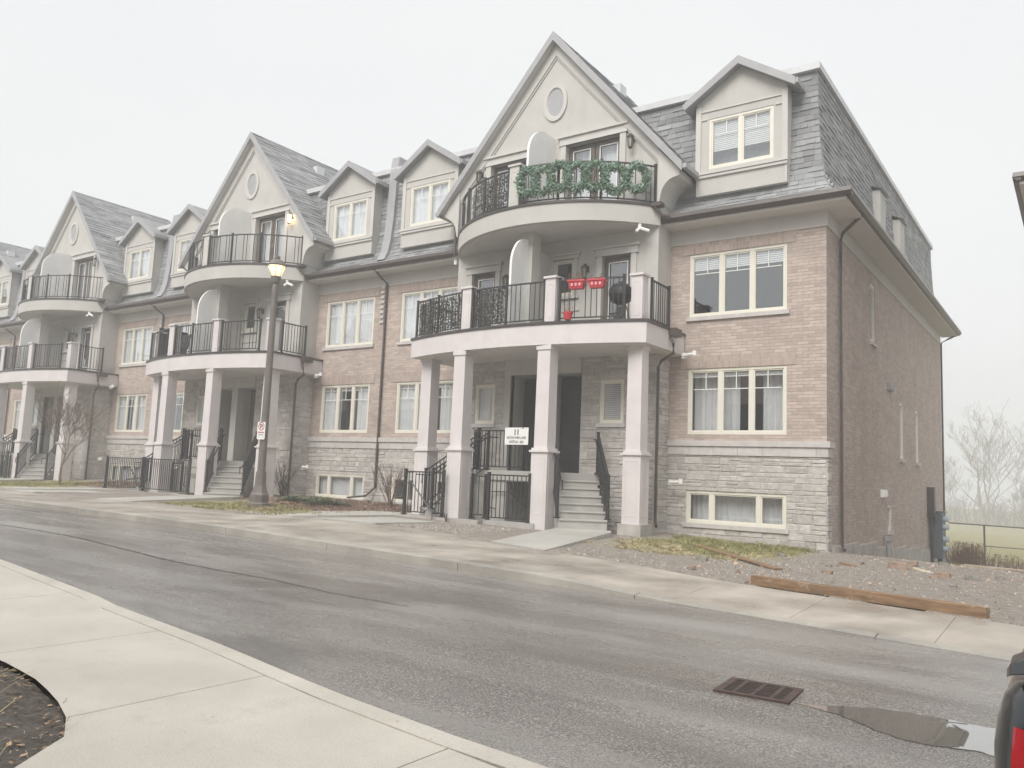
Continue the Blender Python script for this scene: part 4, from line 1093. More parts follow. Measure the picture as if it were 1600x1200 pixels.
for (y, z) in ((7.0, 4.48), (7.35, 4.48), (5.9, 1.25), (6.2, 1.25)):
    m = MB(); m.box(0, .09, y, y+.18, z, z+.22); m.box(.09, .12, y+.02, y+.16, z+.03, z+.19); m.build("wall_vent", "conduit_grey" if z > 3 else "pvc", B0)
m = MB(); m.tube([(.12, 6.35, -.75), (.12, 6.35, .05)], .05, 8); m.box(.04, .2, 6.26, 6.44, .0, .14); m.build("gas_riser", "conduit_grey", B0)
# meter stack
m = MB(); m.box(0, .42, 14.6, 15.3, -.95, .72); m.box(.0, .50, 14.55, 15.35, .72, .78); m.box(.42, .44, 14.65, 15.25, -.1, .62)
mo = m.build("meter_cabinet", "meter_grey", B0)
for z in (.5, .2, -.25, -.6):
    m = MB(lambda a, b, c: (.44+b, 14.95+a, z+c)); 
    q = MB()
    for k in range(2):
        y = 14.8+k*.3; q.tube([(.44, y, z), (.60, y, z)], .10, 12)
    q.build("electric_meter", "meter_glass", mo)
m = MB(); m.box(0, .25, 14.2, 14.55, .55, 1.65); m.tube([(.12, 14.4, -1.3), (.12, 14.4, .55)], .05, 8); m.tube([(.3, 15, -1.4), (.3, 15, -.95)], .08, 8); m.build("conduit_box", "dark_metal", B0)
# tall narrow dormer slots on the side roof
for y in (6.2, 9.4):
    q = MB(); q.box(-.26, .02, y, y+.8, 8.75, 10.5); q.face([(-.3, y-.1, 10.66), (.10, y-.1, 10.50), (.10, y+.9, 10.50), (-.3, y+.9, 10.66)]); q.build("side_dormer", "stucco", B0)
# ------------------------------------------------------------------ street lamp with its sign
LX, LY, LZ = -14.5, -4.42, .25
L = empty("street_lamp", "tall bronze street lamp with a lit lantern head, standing in the grass by the pavement", "street lamp", (LX, LY, LZ))
m = MB(); m.lathe([(.31, -.1), (.31, .10), (.27, .14), (.27, .34), (.22, .42), (.165, .62), (.15, .95), (.145, 1.0)], n=8); m.build("base", "lamp_bronze", L)
m = MB(); m.lathe([(.118, 1.0), (.088, 6.42), (.075, 6.46), (.075, 6.52)], n=14); m.build("pole", "lamp_bronze", L, smooth=False)
m = MB(); m.lathe([(.07, 6.50), (.12, 6.54), (.155, 6.72), (.13, 6.73)], n=12)
for k in range(6):
    a = math.pi*2*(k+.25)/6; m.bar((.14*math.cos(a), .14*math.sin(a), 6.72), (.255*math.cos(a), .255*math.sin(a), 7.05), .014, .014)
m.lathe([(.27, 7.03), (.285, 7.06), (.26, 7.09), (.16, 7.21), (.07, 7.25)], n=16); m.lathe([(.07, 7.25), (.085, 7.27), (.085, 7.33), (.04, 7.34)], n=10)
h = m.build("lantern_head", "lamp_bronze", L)
m = MB(); m.lathe([(.135, 6.73), (.25, 7.03)], n=16); m.build("glass", "lamp_glow_soft", h, smooth=True)
m = MB(); m.lathe([(.19, 6.985), (.19, 7.025)], n=16); m.lathe([(.03, 6.74), (.03, 6.95)], n=8); m.build("light_source", "lamp_glow", h)
pl_ = bpy.data.lights.new("lamp_light", 'POINT'); pl_.energy = 40; pl_.color = (1, .75, .42); pl_.shadow_soft_size = .12
po = bpy.data.objects.new("lamp_light", pl_); scene.collection.objects.link(po); po.parent = h; po.location = (0, 0, 6.9)
def text_mesh(body, size, T, mat, parent, name="lettering", bold=0.0, sx=1.0, align='CENTER'):
    c = bpy.data.curves.new(name, 'FONT'); c.body = body; c.size = size; c.align_x = align; c.extrude = .0; c.offset = bold
    c.fill_mode = 'FRONT'
    o = bpy.data.objects.new("tmp", c); scene.collection.objects.link(o); dg = bpy.context.evaluated_depsgraph_get()
    me = bpy.data.meshes.new_from_object(o.evaluated_get(dg)); bpy.data.objects.remove(o)
    for v in me.vertices: v.co = Vector(T(v.co.x*sx, v.co.y, .0035))
    me.materials.clear(); me.materials.append(M[mat]); me.name = name
    o = bpy.data.objects.new(name, me); scene.collection.objects.link(o); o.parent = parent; return o
# parking sign strapped to the pole (faces the road, turned a little towards the viewer)
th = math.radians(25); sx_, sy_ = LX+.05, LY-.15
def PT(a, b, c): return (sx_+a*math.cos(th)+c*math.sin(th), sy_+a*math.sin(th)-c*math.cos(th), 2.42+b)
m = MB(PT); n = 5; pts = []
for cx, cy, a0 in ((.09, .22, 0), (-.09, .22, 90), (-.09, -.22, 180), (.09, -.22, 270)):
    for k in range(n+1): a = math.radians(a0+90*k/n); pts.append((cx+.03*math.cos(a), cy+.03*math.sin(a)))
m.face([(a, b, 0) for a, b in pts]); m.face([(a, b, -.006) for a, b in pts][::-1])
for k in range(len(pts)):
    p, q = pts[k], pts[(k+1) % len(pts)]; m.face([(p[0], p[1], -.006), (q[0], q[1], -.006), (q[0], q[1], 0), (p[0], p[1], 0)])
ps = tag(m.build("parking_sign", "sign_white"), "small white no-parking sign strapped to the street lamp pole", "sign")
m = MB(PT); n = 28
for k in range(n):
    a, b = 2*math.pi*k/n, 2*math.pi*(k+1)/n; c0 = (0, .125)
    m.face([(.068*math.cos(a), c0[1]+.095*math.sin(a), .003), (.092*math.cos(a), c0[1]+.122*math.sin(a), .003), (.092*math.cos(b), c0[1]+.122*math.sin(b), .003), (.068*math.cos(b), c0[1]+.095*math.sin(b), .003)][::-1])
m.face([(-.06, .20, .004), (-.048, .212, .004), (.06, .05, .004), (.048, .038, .004)])
m.build("prohibition_ring", "ink_red", ps)
text_mesh("P", .17, lambda a, b, c: PT(a, b+.065, c), "ink_black", ps, "letter", .004)
m = MB(PT)
for k in range(6): m.box(-.09+.031*k, -.068+.031*k, -.075, -.03, .002, .004) if False else m.face([(-.09+.031*k, -.075, .003), (-.068+.031*k, -.075, .003), (-.068+.031*k, -.03, .003), (-.09+.031*k, -.03, .003)])
m.build("red_lettering", "ink_red", ps)
m = MB(PT)
for k in range(5): m.face([(-.07+.031*k, -.135, .003), (-.052+.031*k, -.135, .003), (-.052+.031*k, -.105, .003), (-.07+.031*k, -.105, .003)])
for s in (-1, 1): m.face([(s*.05, -.20, .003), (s*.085, -.185, .003), (s*.05, -.17, .003)][::s])
m.build("arrow_mark", "ink_black", ps)
# ------------------------------------------------------------------ address board on the landing railing
AX, AY, AZ = -7.345, -1.965, 2.465
def AT(a, b, c): return (AX+a, AY-c, AZ+b)
m = MB(AT); m.box(-.375, .375, -.225, .225, -.006, .0)
sg = tag(fix_normals(m.build("address_sign", "sign_white")), "white board reading 11 Eaton Park Lane Units 1 to 26 on the porch railing", "sign")
text_mesh("11", .20, lambda a, b, c: AT(a, b+.035, c), "ink_black", sg, bold=.006, sx=.95)
text_mesh("EATON PARK LANE", .092, lambda a, b, c: AT(a, b-.072, c), "ink_black", sg, bold=.0015, sx=.74)
text_mesh("UNITS #1 - #26", .092, lambda a, b, c: AT(a, b-.18, c), "ink_black", sg, bold=.0015, sx=.74)
m = MB(AT)
for a in (-.3, .3): m.tube([(a, .19, .002), (a, .19, -.05)], .006, 5)
m.build("cable_tie", "rail_black", sg)
# ------------------------------------------------------------------ things on the balconies of the end block
C0 = MODS[0][0]
UR = arc(C0, 3.34, -.8, -2.55, 300, -.0)
LRr = arc(C0, 3.72, -2.25, -2.92, 300, 0)
def along(A, u):
    k = min(range(1, len(A)-1), key=lambda k: abs(A[k][0]-(C0+u))); d = Vector((A[k+1][0]-A[k-1][0], A[k+1][1]-A[k-1][1], 0)).normalized()
    return Vector((A[k][0], A[k][1], 0)), d
def leaves(mb, c, r, n, ln, rr, wd=.3, dirf=None):
    for _ in range(n):
        d = Vector((rr.gauss(0, 1), rr.gauss(0, 1), rr.gauss(0, 1))).normalized()
        p = c + d*r*rr.random()**.5; e = Vector((rr.gauss(0, 1), rr.gauss(0, 1), rr.gauss(0, 1))).normalized(); f = e.cross(d)
        if f.length < .01: continue
        f.normalize(); l = ln*rr.uniform(.6, 1.3); mb.face([p, p+e*l*.5+f*l*wd*.5, p+e*l, p+e*l*.5-f*l*wd*.5], rr.random())
UI = arc(C0, 3.34, -.8, -2.55, 300, .06)
names = ["at the pillar end of the railing", "second from the pillar", "third from the pillar", "in the middle of the row", "third from the wall end", "second from the wall end", "at the wall end of the railing"]
for k in range(7):
    u = .34+k*.42; p, d = along(UI, u); rr = random.Random(50+k); m = MB()
    zc = 9.13+rr.uniform(-.05, .04); R_ = .255; nrm = Vector((d.y, -d.x, 0))
    for j in range(34):
        a = 2*math.pi*j/34; c = p + nrm*(.06) + d*(R_*math.cos(a)) + Vector((0, 0, zc+R_*1.28*math.sin(a))); leaves(m, c, .11, 64, .085, rr, .42)
    for j in range(3): c = p+nrm*.05+d*rr.uniform(-.2, .2)+Vector((0, 0, zc-.34-rr.random()*.06)); leaves(m, c, .09, 30, .10, rr, .4)
    tag(m.build("wreath", "wreath_green"), "green artificial wreath on the top balcony railing, "+names[k], "wreath", "wreaths along the top balcony railing")
def screen(A, u0, u1, z0, z1, label, nm="privacy_screen"):
    rr = random.Random(int(u0*10)+99); m = MB(); n = int((u1-u0)*260*(z1-z0))
    for _ in range(n*3):
        u = rr.uniform(u0, u1); p, d = along(A, u); z = rr.uniform(z0, z1); nr = Vector((d.y, -d.x, 0)); p = p+nr*rr.uniform(.0, .05)+Vector((0, 0, z))
        a = rr.uniform(0, 6.28); e = (d*math.cos(a)+Vector((0, 0, 1))*math.sin(a)+nr*rr.uniform(-.4, .4)).normalized(); f = e.cross(nr).normalized(); l = rr.uniform(.05, .095)
        m.face([p, p+e*l*.5+f*l*.25, p+e*l, p+e*l*.5-f*l*.25], rr.random())
    k = u0
    while k < u1:       # lattice of the screen
        p, d = along(A, k); m.bar(p+Vector((0, 0, z0)), p+Vector((0, 0, z1)), .012, .008, .2); k += .09
    z = z0
    while z < z1:
        p, _ = along(A, u0); q, _ = along(A, (u0+u1)/2); s, _ = along(A, u1); up = Vector((0, 0, z)); m.bar(p+up, q+up, .008, .012, .2); m.bar(q+up, s+up, .008, .012, .2); z += .09
    return tag(m.build(nm, "screen_leaf"), label, "privacy screen", "leafy privacy screens on balcony railings")
UB = arc(C0, 3.34, -.8, -2.55, 300, .16); LB_ = arc(C0, 3.72, -2.25, -2.92, 300, .18)
screen(UB, -2.0, -.36, 8.62, 9.50, "dark leafy privacy screen on the top balcony railing left of the pillar")
screen(LB_, -3.5, -1.56, 5.36, 6.24, "dark leafy privacy screen at the left end of the middle balcony")
screen(LB_, -1.12, -.12, 5.36, 6.26, "dark leafy privacy screen between pillar and partition of the middle balcony")
LO = arc(C0, 3.72, -2.25, -2.92, 300, .04)
for k, (u, lab) in enumerate(((2.05, "red flower box hooked on the middle balcony rail, nearer the pillar"), (2.55, "red flower box hooked on the middle balcony rail, nearer the grill"))):
    p, d = along(LO, u); nr = Vector((d.y, -d.x, 0)); Tp = lambda a, b, c, p=p, d=d, nr=nr: tuple(p+d*a+nr*b+Vector((0, 0, c)))
    m = MB(Tp); i = [m.vert(v) for v in ((-.16,-.02,6.02),(.16,-.02,6.02),(.16,.14,6.02),(-.16,.14,6.02),(-.21,-.03,6.22),(.21,-.03,6.22),(.21,.17,6.22),(-.21,.17,6.22))]
    for q in ((0,3,2,1),(0,1,5,4),(1,2,6,5),(2,3,7,6),(3,0,4,7)): m.f.append([i[j] for j in q]); m.t.append(.5)
    m.box(-.225, .225, .155, .185, 6.19, 6.235); m.box(-.225, .225, -.045, -.02, 6.19, 6.235)
    fb = tag(m.build("flower_box", "planter_red"), lab, "flower box", "red flower boxes on the balcony rail")
    for a in (-.10, 0, .10): m = MB(Tp); m.box(a-.025, a+.025, .166, .172, 6.08, 6.15); m.build("flower_motif", "planter_pink", fb)
    m = MB(Tp); m.box(-.19, .19, .0, .15, 6.17, 6.20); m.build("soil", "dead_plant", fb)
    rr = random.Random(k); m = MB()
    for _ in range(26 if k == 0 else 12):
        q = p+d*rr.uniform(-.17, .17)+nr*rr.uniform(.02, .12)+Vector((0, 0, 6.2)); hh = rr.uniform(.05, .26 if k == 0 else .14); m.tube([q, q+Vector((rr.uniform(-.05, .05), rr.uniform(-.05, .05), hh))], .006, 3)
        leaves(m, q+Vector((0, 0, hh)), .03, 3, .05, rr)
    m.build("dry_flowers", "dead_plant", fb)
p, d = along(LO, 1.86); m = MB(); m.lathe([(.085, 5.27), (.12, 5.42), (.13, 5.42), (.13, 5.45)], (p.x, p.y-.06), 10)
fp = tag(m.build("flower_pot", "planter_red"), "small red pot of dry stems at the foot of the middle balcony rail", "flower pot")
m = MB(); rr = random.Random(4)
for _ in range(14):
    q = Vector((p.x+rr.uniform(-.07, .07), p.y-.06, 5.43)); m.tube([q, q+Vector((rr.uniform(-.1, .1), rr.uniform(-.06, .06), rr.uniform(.08, .3)))], .007, 3)
m.tube([(p.x-.02, p.y-.04, 5.43), (p.x-.03, p.y-.02, 6.0), (p.x-.02, p.y-.02, 6.45)], .008, 4); m.build("stem", "dead_plant", fp)
gx, gy = C0+2.75, -1.75
G = empty("barbecue_grill", "black kettle barbecue on legs on the middle balcony before the door", "barbecue", (gx, gy, 5.25))
m = MB(); m.lathe([(.10, .52), (.25, .60), (.30, .74), (.30, .80)], n=16); m.build("bowl", "grill_black", G, smooth=True)
m = MB(); m.lathe([(.305, .80), (.29, .92), (.20, 1.02), (.06, 1.06)], n=16); m.box(-.06, .06, -.02, .02, 1.06, 1.11); m.build("lid", "grill_black", G, smooth=False)
for k in range(3):
    a = 2.1*k+.4; m = MB(); m.tube([(.12*math.cos(a), .12*math.sin(a), .56), (.28*math.cos(a), .28*math.sin(a), 0)], .014, 5); m.build("leg", "dark_metal", G)
# chair on the middle balcony of the second block
C1 = MODS[1][0]; ch = empty("patio_chair", "dark folding patio chair behind the middle balcony railing of the second block", "chair", (C1-2.1, -2.0, 5.25))
m = MB(); m.box(-.25, .25, -.25, .25, .42, .46); m.build("seat", "grill_black", ch)
m = MB(); m.xprism([(.22, .46), (.26, .46), (.36, 1.02), (.32, 1.02)], -.25, .25); m.build("backrest", "grill_black", ch)
for sx in (-1, 1):
    m = MB(); m.tube([(sx*.25, -.25, 0), (sx*.25, .22, .62), (sx*.25, -.26, .64)], .014, 5); m.tube([(sx*.25, .28, 0), (sx*.25, -.2, .45)], .014, 5); m.build("leg", "dark_metal", ch)
m = MB(); m.box(C1-3.30, C1-3.26, -2.1, -.9, 5.4, 6.55)
tag(m.build("fabric_screen", "grill_black"), "dark cloth screen on the left end railing of the second block's middle balcony", "screen")

# ------------------------------------------------------------------ vegetation
def tree_mesh(seed, H, levels=5, r0=.16, spread=.5, trunk_frac=.28, minr=.006, forks=(2, 4), up=.25, sides=5, lean=0.):
    rr = random.Random(seed); T_, K = MB(), MB()
    def grow(p, d, L, r, lv):
        n = 3; pts = [p]; rs = [r]; q = p; dd = d
        for k in range(n):
            dd = (dd+Vector((rr.gauss(0, .12), rr.gauss(0, .12), rr.gauss(0, .06)+.04*up))).normalized(); q = q+dd*L/n; pts.append(q); rs.append(max(minr, r*(1-.38*(k+1)/n)))
        (T_ if lv == 0 else K).tube(pts, rs, sides if lv < 2 else 3, caps=False)
        if lv >= levels: return
        nb = rr.randint(*forks)+(1 if lv == 0 else 0)
        for k in range(nb):
            t = rr.uniform(.35, 1.0) if k else 1.0; i = min(n, max(1, int(round(t*n)))); base = pts[i]
            az = rr.uniform(0, 2*math.pi); side = Vector((math.cos(az), math.sin(az), rr.uniform(-.05, .5))); nd = (dd*(1-spread*(.3 if k == 0 else 1))+side*spread*(.35 if k == 0 else 1)+Vector((0, 0, up*.5))).normalized()
            grow(base, nd, L*rr.uniform(.62, .82)*(1 if k else 1.05), max(minr, rs[i]*rr.uniform(.5, .72)), lv+1)
    grow(Vector((0, 0, -.1)), Vector((lean, 0, 1)).normalized(), H*trunk_frac, r0, 0)
    return T_, K
def make_tree(name, label, cat, loc, group=None, mat="bark_fog_pale", **k):
    o = empty(name, label, cat, loc, group); T_, K = tree_mesh(**k); T_.build("trunk", mat, o); K.build("crown", mat, o); return o
make_tree("young_tree", "small leafless street tree with fine upswept twigs before the third block", "tree", (-27.6, -3.6, .32), None, "twig",
          seed=12, H=5.2, levels=5, r0=.055, spread=.55, trunk_frac=.26, minr=.006, forks=(3, 4), up=.55)
def shrub(loc, label, seed, H=1.2):
    o = empty("leafless_shrub", label, "shrub", loc, "leafless shrubs against the terrace wall"); rr = random.Random(seed); st = MB(); tw = MB()
    for k in range(15):
        az = rr.uniform(0, 6.28); out_ = rr.uniform(.1, .5); p0 = Vector((rr.uniform(-.07, .07), rr.uniform(-.07, .07), -.05)); d = Vector((math.cos(az)*out_, math.sin(az)*out_, 1)).normalized()
        L = H*rr.uniform(.6, 1.05); p1 = p0+d*L*.5; p2 = p1+(d+Vector((math.cos(az)*.1, math.sin(az)*.1, .1))).normalized()*L*.5; st.tube([p0, p1, p2], [.013, .009, .004], 4)
        for j in range(9):
            t = rr.uniform(.3, .95); b = p0.lerp(p2, t); a2 = rr.uniform(0, 6.28); e = (d+Vector((math.cos(a2), math.sin(a2), .3))*.7).normalized(); l = H*rr.uniform(.12, .32); tw.tube([b, b+e*l*.5, b+(e+Vector((0, 0, .2))).normalized()*l], [.006, .005, .003], 3, caps=False)
    st.build("stem", "twig", o); tw.build("twigs", "twig", o)
shrub((-17.75, -.95, .44), "leafless twiggy shrub at the wall just right of the street lamp", 3, 1.25)
shrub((-12.65, -.95, .38), "leafless twiggy shrub at the wall beside the end block's low fence", 5, 1.45)
def tufts(name, label, mat, spots, n, hmin, hmax, seed, lay=.5, cat=None):
    rr = random.Random(seed); m = MB()
    for _ in range(n):
        x0, x1, y0, y1 = rr.choice(spots); x, y = rr.uniform(x0, x1), rr.uniform(y0, y1)
        if mnoise.noise(Vector((x*1.1, y*1.1, seed))) < -.08: continue
        for j in range(3):
            a = rr.uniform(0, 6.28); hh = rr.uniform(hmin, hmax); xx, yy = x+rr.uniform(-.03, .03), y+rr.uniform(-.03, .03); z = yard(xx, yy)-.01; l = hh*rr.uniform(0, lay)*2; w_ = .006
            e = Vector((math.cos(a), math.sin(a), 0)); f = Vector((-e.y, e.x, 0))*w_; p = Vector((xx, yy, z))
            m.face([p-f, p+f, p+e*l*.5+Vector((0, 0, hh*.7))+f*.6, p+e*l+Vector((0, 0, hh))], rr.random())
    o = m.build(name, mat); o["kind"] = "stuff"; o["label"] = label; return o
tufts("grass", "green and straw grass growing in patches before the terrace", "grass_blade", [(-3.2,-.2,-2.0,-.15),(-3.0,-.8,-4.0,-2.),(-16.6,-11.6,-6.3,-3.6),(-16.6,-11.6,-6.3,-3.6),(-31,-26.5,-6.8,-2),(-33,-26,-6,-3),(.3,1.2,14.4,17.6),(-3.3,-.1,-3.2,-.3)], 9500, .03, .10, 1)
rr = random.Random(9); m = MB()
for _ in range(9000):
    x, y = rr.choice([(rr.uniform(-15.8, -10.6), rr.uniform(-5.4, -.1)), (rr.uniform(-18.5, -15), rr.uniform(-3, -.1)), (rr.uniform(-29.5, -24.8), rr.uniform(-3.4, -.1))])
    if masks(x, y)[1] < .45+.25*mnoise.noise(Vector((x*2, y*2, 0))): continue
    a = rr.uniform(0, 6.28); e = Vector((math.cos(a), math.sin(a), rr.uniform(-.1, .7))).normalized(); f = Vector((-math.sin(a), math.cos(a), rr.uniform(-.3, .3))); l = rr.uniform(.03, .09); p = Vector((x, y, yard(x, y)+.004)); m.face([p-f*l*.15, p+e*l-f*l*.1, p+e*l+f*l*.15, p+f*l*.2], rr.random())
o = m.build("mulch", "leaf_litter"); o["kind"] = "stuff"; o["label"] = "brown bark mulch in the beds along the terrace wall"
tufts("dry_grass", "pale dry straw grass lying between the green patches", "straw_blade", [(-3.6,-.4,-4.6,-2.2),(-16.8,-11.8,-6.1,-4.2),(-3.9,-1.5,-5,-3.8),(-32,-25,-6.9,-4)], 6000, .02, .07, 2, 1.2)
rr = random.Random(8)
for k, (x, y, s, lab) in enumerate(((-15.9, -2.0, .42, "low grey-green creeping evergreen, leftmost of the clump under the basement window"), (-15.0, -1.9, .5, "low grey-green creeping evergreen in the middle of the clump under the basement window"), (-14.2, -2.1, .55, "low grey-green creeping evergreen, rightmost of the clump beside the bent downspout"))):
    m = MB(); z0 = yard(x, y)
    for _ in range(900):
        a = rr.uniform(0, 6.28); r_ = s*rr.random()**.6*1.5; p = Vector((x+math.cos(a)*r_, y+math.sin(a)*r_*.7, z0+.02+rr.random()*.22*(1-r_/(s*1.7)))); e = Vector((math.cos(a), math.sin(a)*.8, rr.uniform(.1, .9))).normalized(); l = rr.uniform(.06, .15); f = Vector((-e.y, e.x, 0))*.012
        m.face([p-f, p+f, p+e*l*.7+f, p+e*l], rr.random())
    tag(m.build("evergreen_shrub", "evergreen_blade"), lab, "shrub", "creeping evergreens under the basement window")
# fog-bound trees across the field: four shapes, copied
FT = [("bare tall tree with two close trunks, tallest in the fog beyond the field", 3, 25, 30, (-10.9, 152)), ("bare broad tree in the fog at the right edge of the photo", 9, 21, 31, (.6, 150)),
      ("faint bare tree in the fog close to the downspout at the back of the terrace", 6, 14., 32, (-17.5, 156)), ("low bare tree in the fog between the tallest tree and the right edge", 7, 13, 33, (-5.2, 154))]
for k, (lab, n_, H, sd_, (x, y)) in enumerate(FT):
    o = make_tree("bare_tree", lab, "tree", (x, y, -4.35), "bare trees in the fog beyond the field", seed=sd_, H=H, levels=7 if k < 2 else 6, r0=H*.014, spread=.50, trunk_frac=.24, minr=.026, forks=(2, 3), up=.25, sides=5)
    if k == 0:
        T_, K = tree_mesh(seed=44, H=H*.93, levels=5, r0=.26, spread=.55, trunk_frac=.33, minr=.035, forks=(2, 4), up=.4)
        for b_ in (T_, K): b_.v = [(p[0]+1.5, p[1]+.6, p[2]) for p in b_.v]
        T_.build("trunk", "bark_fog_pale", o); K.build("crown", "bark_fog_pale", o)
rr = random.Random(21); m = MB()
for k in range(900):
    x = rr.uniform(-70, 60); y = rr.uniform(158, 175); z = -4.4; hh = rr.uniform(1.5, 6.5); p = Vector((x, y, z)); q = p+Vector((rr.gauss(0, .6), 0, hh*.6)); s = q+Vector((rr.gauss(0, .9), 0, hh*.4)); m.tube([p, q, s], [.09, .06, .035], 3, caps=False)
    for j in range(4):
        b = p.lerp(s, rr.uniform(.3, .9)); m.tube([b, b+Vector((rr.gauss(0, 1.2), rr.gauss(0, .4), rr.uniform(.3, 1.6)))], [.045, .03], 3, caps=False)
o = m.build("far_thicket", "bark_fog_pale"); o["kind"] = "stuff"; o["label"] = "faint band of bare undergrowth in the fog beyond the field"
# weeds by the back fence
rr = random.Random(31)
wd_ = MB()
for k in range(900):
    x = rr.choice([rr.gauss(.75, .33), rr.uniform(1.4, 7)]); y = rr.uniform(18.8, 19.6); hh = rr.uniform(.25, .95) if x < 1.4 else rr.uniform(.2, .6); p = Vector((x, y, yard(x, y)-.03)); q = p+Vector((rr.gauss(0, .14), rr.gauss(0, .1), hh)); wd_.tube([p, p.lerp(q, .5), q], [.008, .008, .006], 3, caps=False)
    leaves(wd_, q, .07, 3, .07, rr)
o = wd_.build("weeds", "dead_plant"); o["kind"] = "stuff"; o["label"] = "brown dead weeds along the foot of the back fence"
# ------------------------------------------------------------------ back fence
F = empty("pipe_fence", "thin dark steel rail fence between the gravel and the foggy field", "fence", (0, 18.6, -1.4))
m = MB(); m.tube([(.15, 0, 1.66), (12, 0, 1.50)], .028, 6); m.build("rail", "fence_steel", F)
m = MB(); m.tube([(1.42, 0, .82), (12, 0, .72)], .022, 6); m.build("rail", "fence_steel", F)
for x in (1.42, 4.9, 8.4): m = MB(); m.tube([(x, 0, -.2), (x, 0, 1.64-(x-.15)*.0135)], .035, 8); m.build("post", "fence_steel", F)
# ------------------------------------------------------------------ timber, planks and rubble on the gravel
def beam(name, label, p, q, w_, h_, mat, cat, extra=None):
    m = MB(); p, q = Vector(p), Vector(q); n = 14; pts = [p.lerp(q, k/n) for k in range(n+1)]
    d = (q-p).normalized(); e = d.cross(Vector((0, 0, 1))).normalized(); u = e.cross(d); rr = random.Random(5); R_ = []
    for c in pts: R_.append([m.vert(c+e*w_/2*x+u*h_*y+Vector((rr.uniform(-.003, .003), rr.uniform(-.003, .003), rr.uniform(-.002, .002)))) for x, y in ((-1, 0), (1, 0), (1, 1), (-1, 1))])
    for A, Bq in zip(R_, R_[1:]):
        for k in range(4): m.f.append([A[k], A[(k+1) % 4], Bq[(k+1) % 4], Bq[k]]); m.t.append(.5)
    m.f += [R_[0][::-1], R_[-1]]; m.t += [.5, .5]
    return bevel(tag(fix_normals(m.build(name, mat)), label, cat), .006)
beam("timber_beam", "long orange-brown timber beam lying along the pavement edge", (.84, -7.52, S(.84)-.01), (3.86, -8.13, S(3.86)-.01), .14, .135, "timber", "timber")
beam("wooden_plank", "thin brown plank lying across the grass towards the long beam", (-2.06, -2.70, .10), (.50, -5.23, .0), .16, .035, "timber", "plank")
beam("white_board", "long pale board lying on the dirt before the back fence", (1.65, 9.8, yard(1.65, 9.8)+.01), (7.5, 9.0, yard(7.5, 9)+.01), .16, .06, "timber_pale", "board")
rub = [(1050, 882, .16, 'brick_rubble'), (930, 0, 0, '')]
def px_ground(u, v):
    from mathutils import Matrix
    f = 1271.06; R_ = cam.rotation_euler.to_matrix(); d = R_ @ Vector(((u-800)/f, (600-v)/f, -1)); o = Vector(CAM); z = 0.
    for _ in range(60):
        t = (z-o.z)/d.z; p = o+d*t; zn = yard(p.x, p.y) if p.y > pl(BACK, p.x) else S(p.x); z = z*.6+zn*.4
    return p.x, p.y, z
RUB = [(1097,876,.20,'pebble',"pale rounded stone lying on the bare soil between grass and pavement"),(1144,872,.16,'brick_rubble',"small brown rubble piece beside the thin plank, on dry grass"),(1080,889,.14,'brick_rubble',"brown lump of rubble at the pavement edge left of the thin plank"),
 (1222,870,.16,'pebble',"small upright white stone at the right end of the grass"),(1293,896,.17,'brick_rubble',"broken reddish brick on gravel behind the left end of the beam"),(1295,886,.11,'pebble',"small pale stone just behind the broken reddish brick"),
 (1325,884,.30,'timber',"flat orange-brown wood offcut on the gravel"),(1404,888,.34,'brick_rubble',"largest slab of pale brick rubble, leftmost of the heap near the meters"),(1425,884,.22,'brick_rubble',"broken brick in the middle of the heap near the meters"),
 (1442,893,.30,'timber_pale',"thin pale wood splinter below the rubble heap near the meters"),(1472,902,.26,'brick_rubble',"pale half brick, right of the rubble heap near the meters"),(1460,904,.14,'brick_rubble',"dark little brick scrap beside the pale half brick"),(1520,906,.24,'pebble',"grey stone half sunk in the gravel under the fence post"),
 (1563,905,.14,'pebble',"small white stone near the right edge of the gravel"),(1490,918,.10,'pebble',"tiny white stone on gravel in front of the pale half brick"),(1475,884,.18,'pebble',"pale stone by the foot of the corner downspout at the back")]
for k, (u, v, s, mt, lab) in enumerate(RUB):
    x, y, z = px_ground(u, v); rr = random.Random(300+k); m = MB(); n = 9
    pts = []
    sc_ = (1, .62, .42) if mt != 'timber_pale' else (1.2, .25, .12)
    if mt == 'timber': sc_ = (1.0, .5, .16)
    az = rr.uniform(-.5, .5)
    import bmesh
    b = bmesh.new(); bmesh.ops.create_cube(b, size=1.); bmesh.ops.bevel(b, geom=b.edges[:], offset=.10, segments=1, affect='EDGES'); bmesh.ops.subdivide_edges(b, edges=b.edges[:], cuts=1)
    for vv in b.verts:
        c = vv.co.copy(); c += Vector((mnoise.noise(c*2.3+Vector((k, 0, 0))), mnoise.noise(c*2.3+Vector((0, k, 5))), mnoise.noise(c*2.3+Vector((7, 0, k)))))*.22
        c = Vector((c.x*s*sc_[0], c.y*s*sc_[1], c.z*s*sc_[2]+s*sc_[2]*.35)); c = Vector((c.x*math.cos(az)-c.y*math.sin(az), c.x*math.sin(az)+c.y*math.cos(az), c.z+c.x*rr.uniform(-.0, .0)+c.x*.15*(k % 3-1)))
        vv.co = c
    me = bpy.data.meshes.new("rubble"); b.to_mesh(me); b.free(); me.materials.append(M[mt]); o = bpy.data.objects.new("rubble_piece" if mt == 'brick_rubble' else "stone" if mt == 'pebble' else "wood_offcut", me); scene.collection.objects.link(o); o.location = (x, y, z)
    tag(o, lab, "rubble" if mt == 'brick_rubble' else "stone" if mt == 'pebble' else "offcut", "rubble strewn over the gravel")
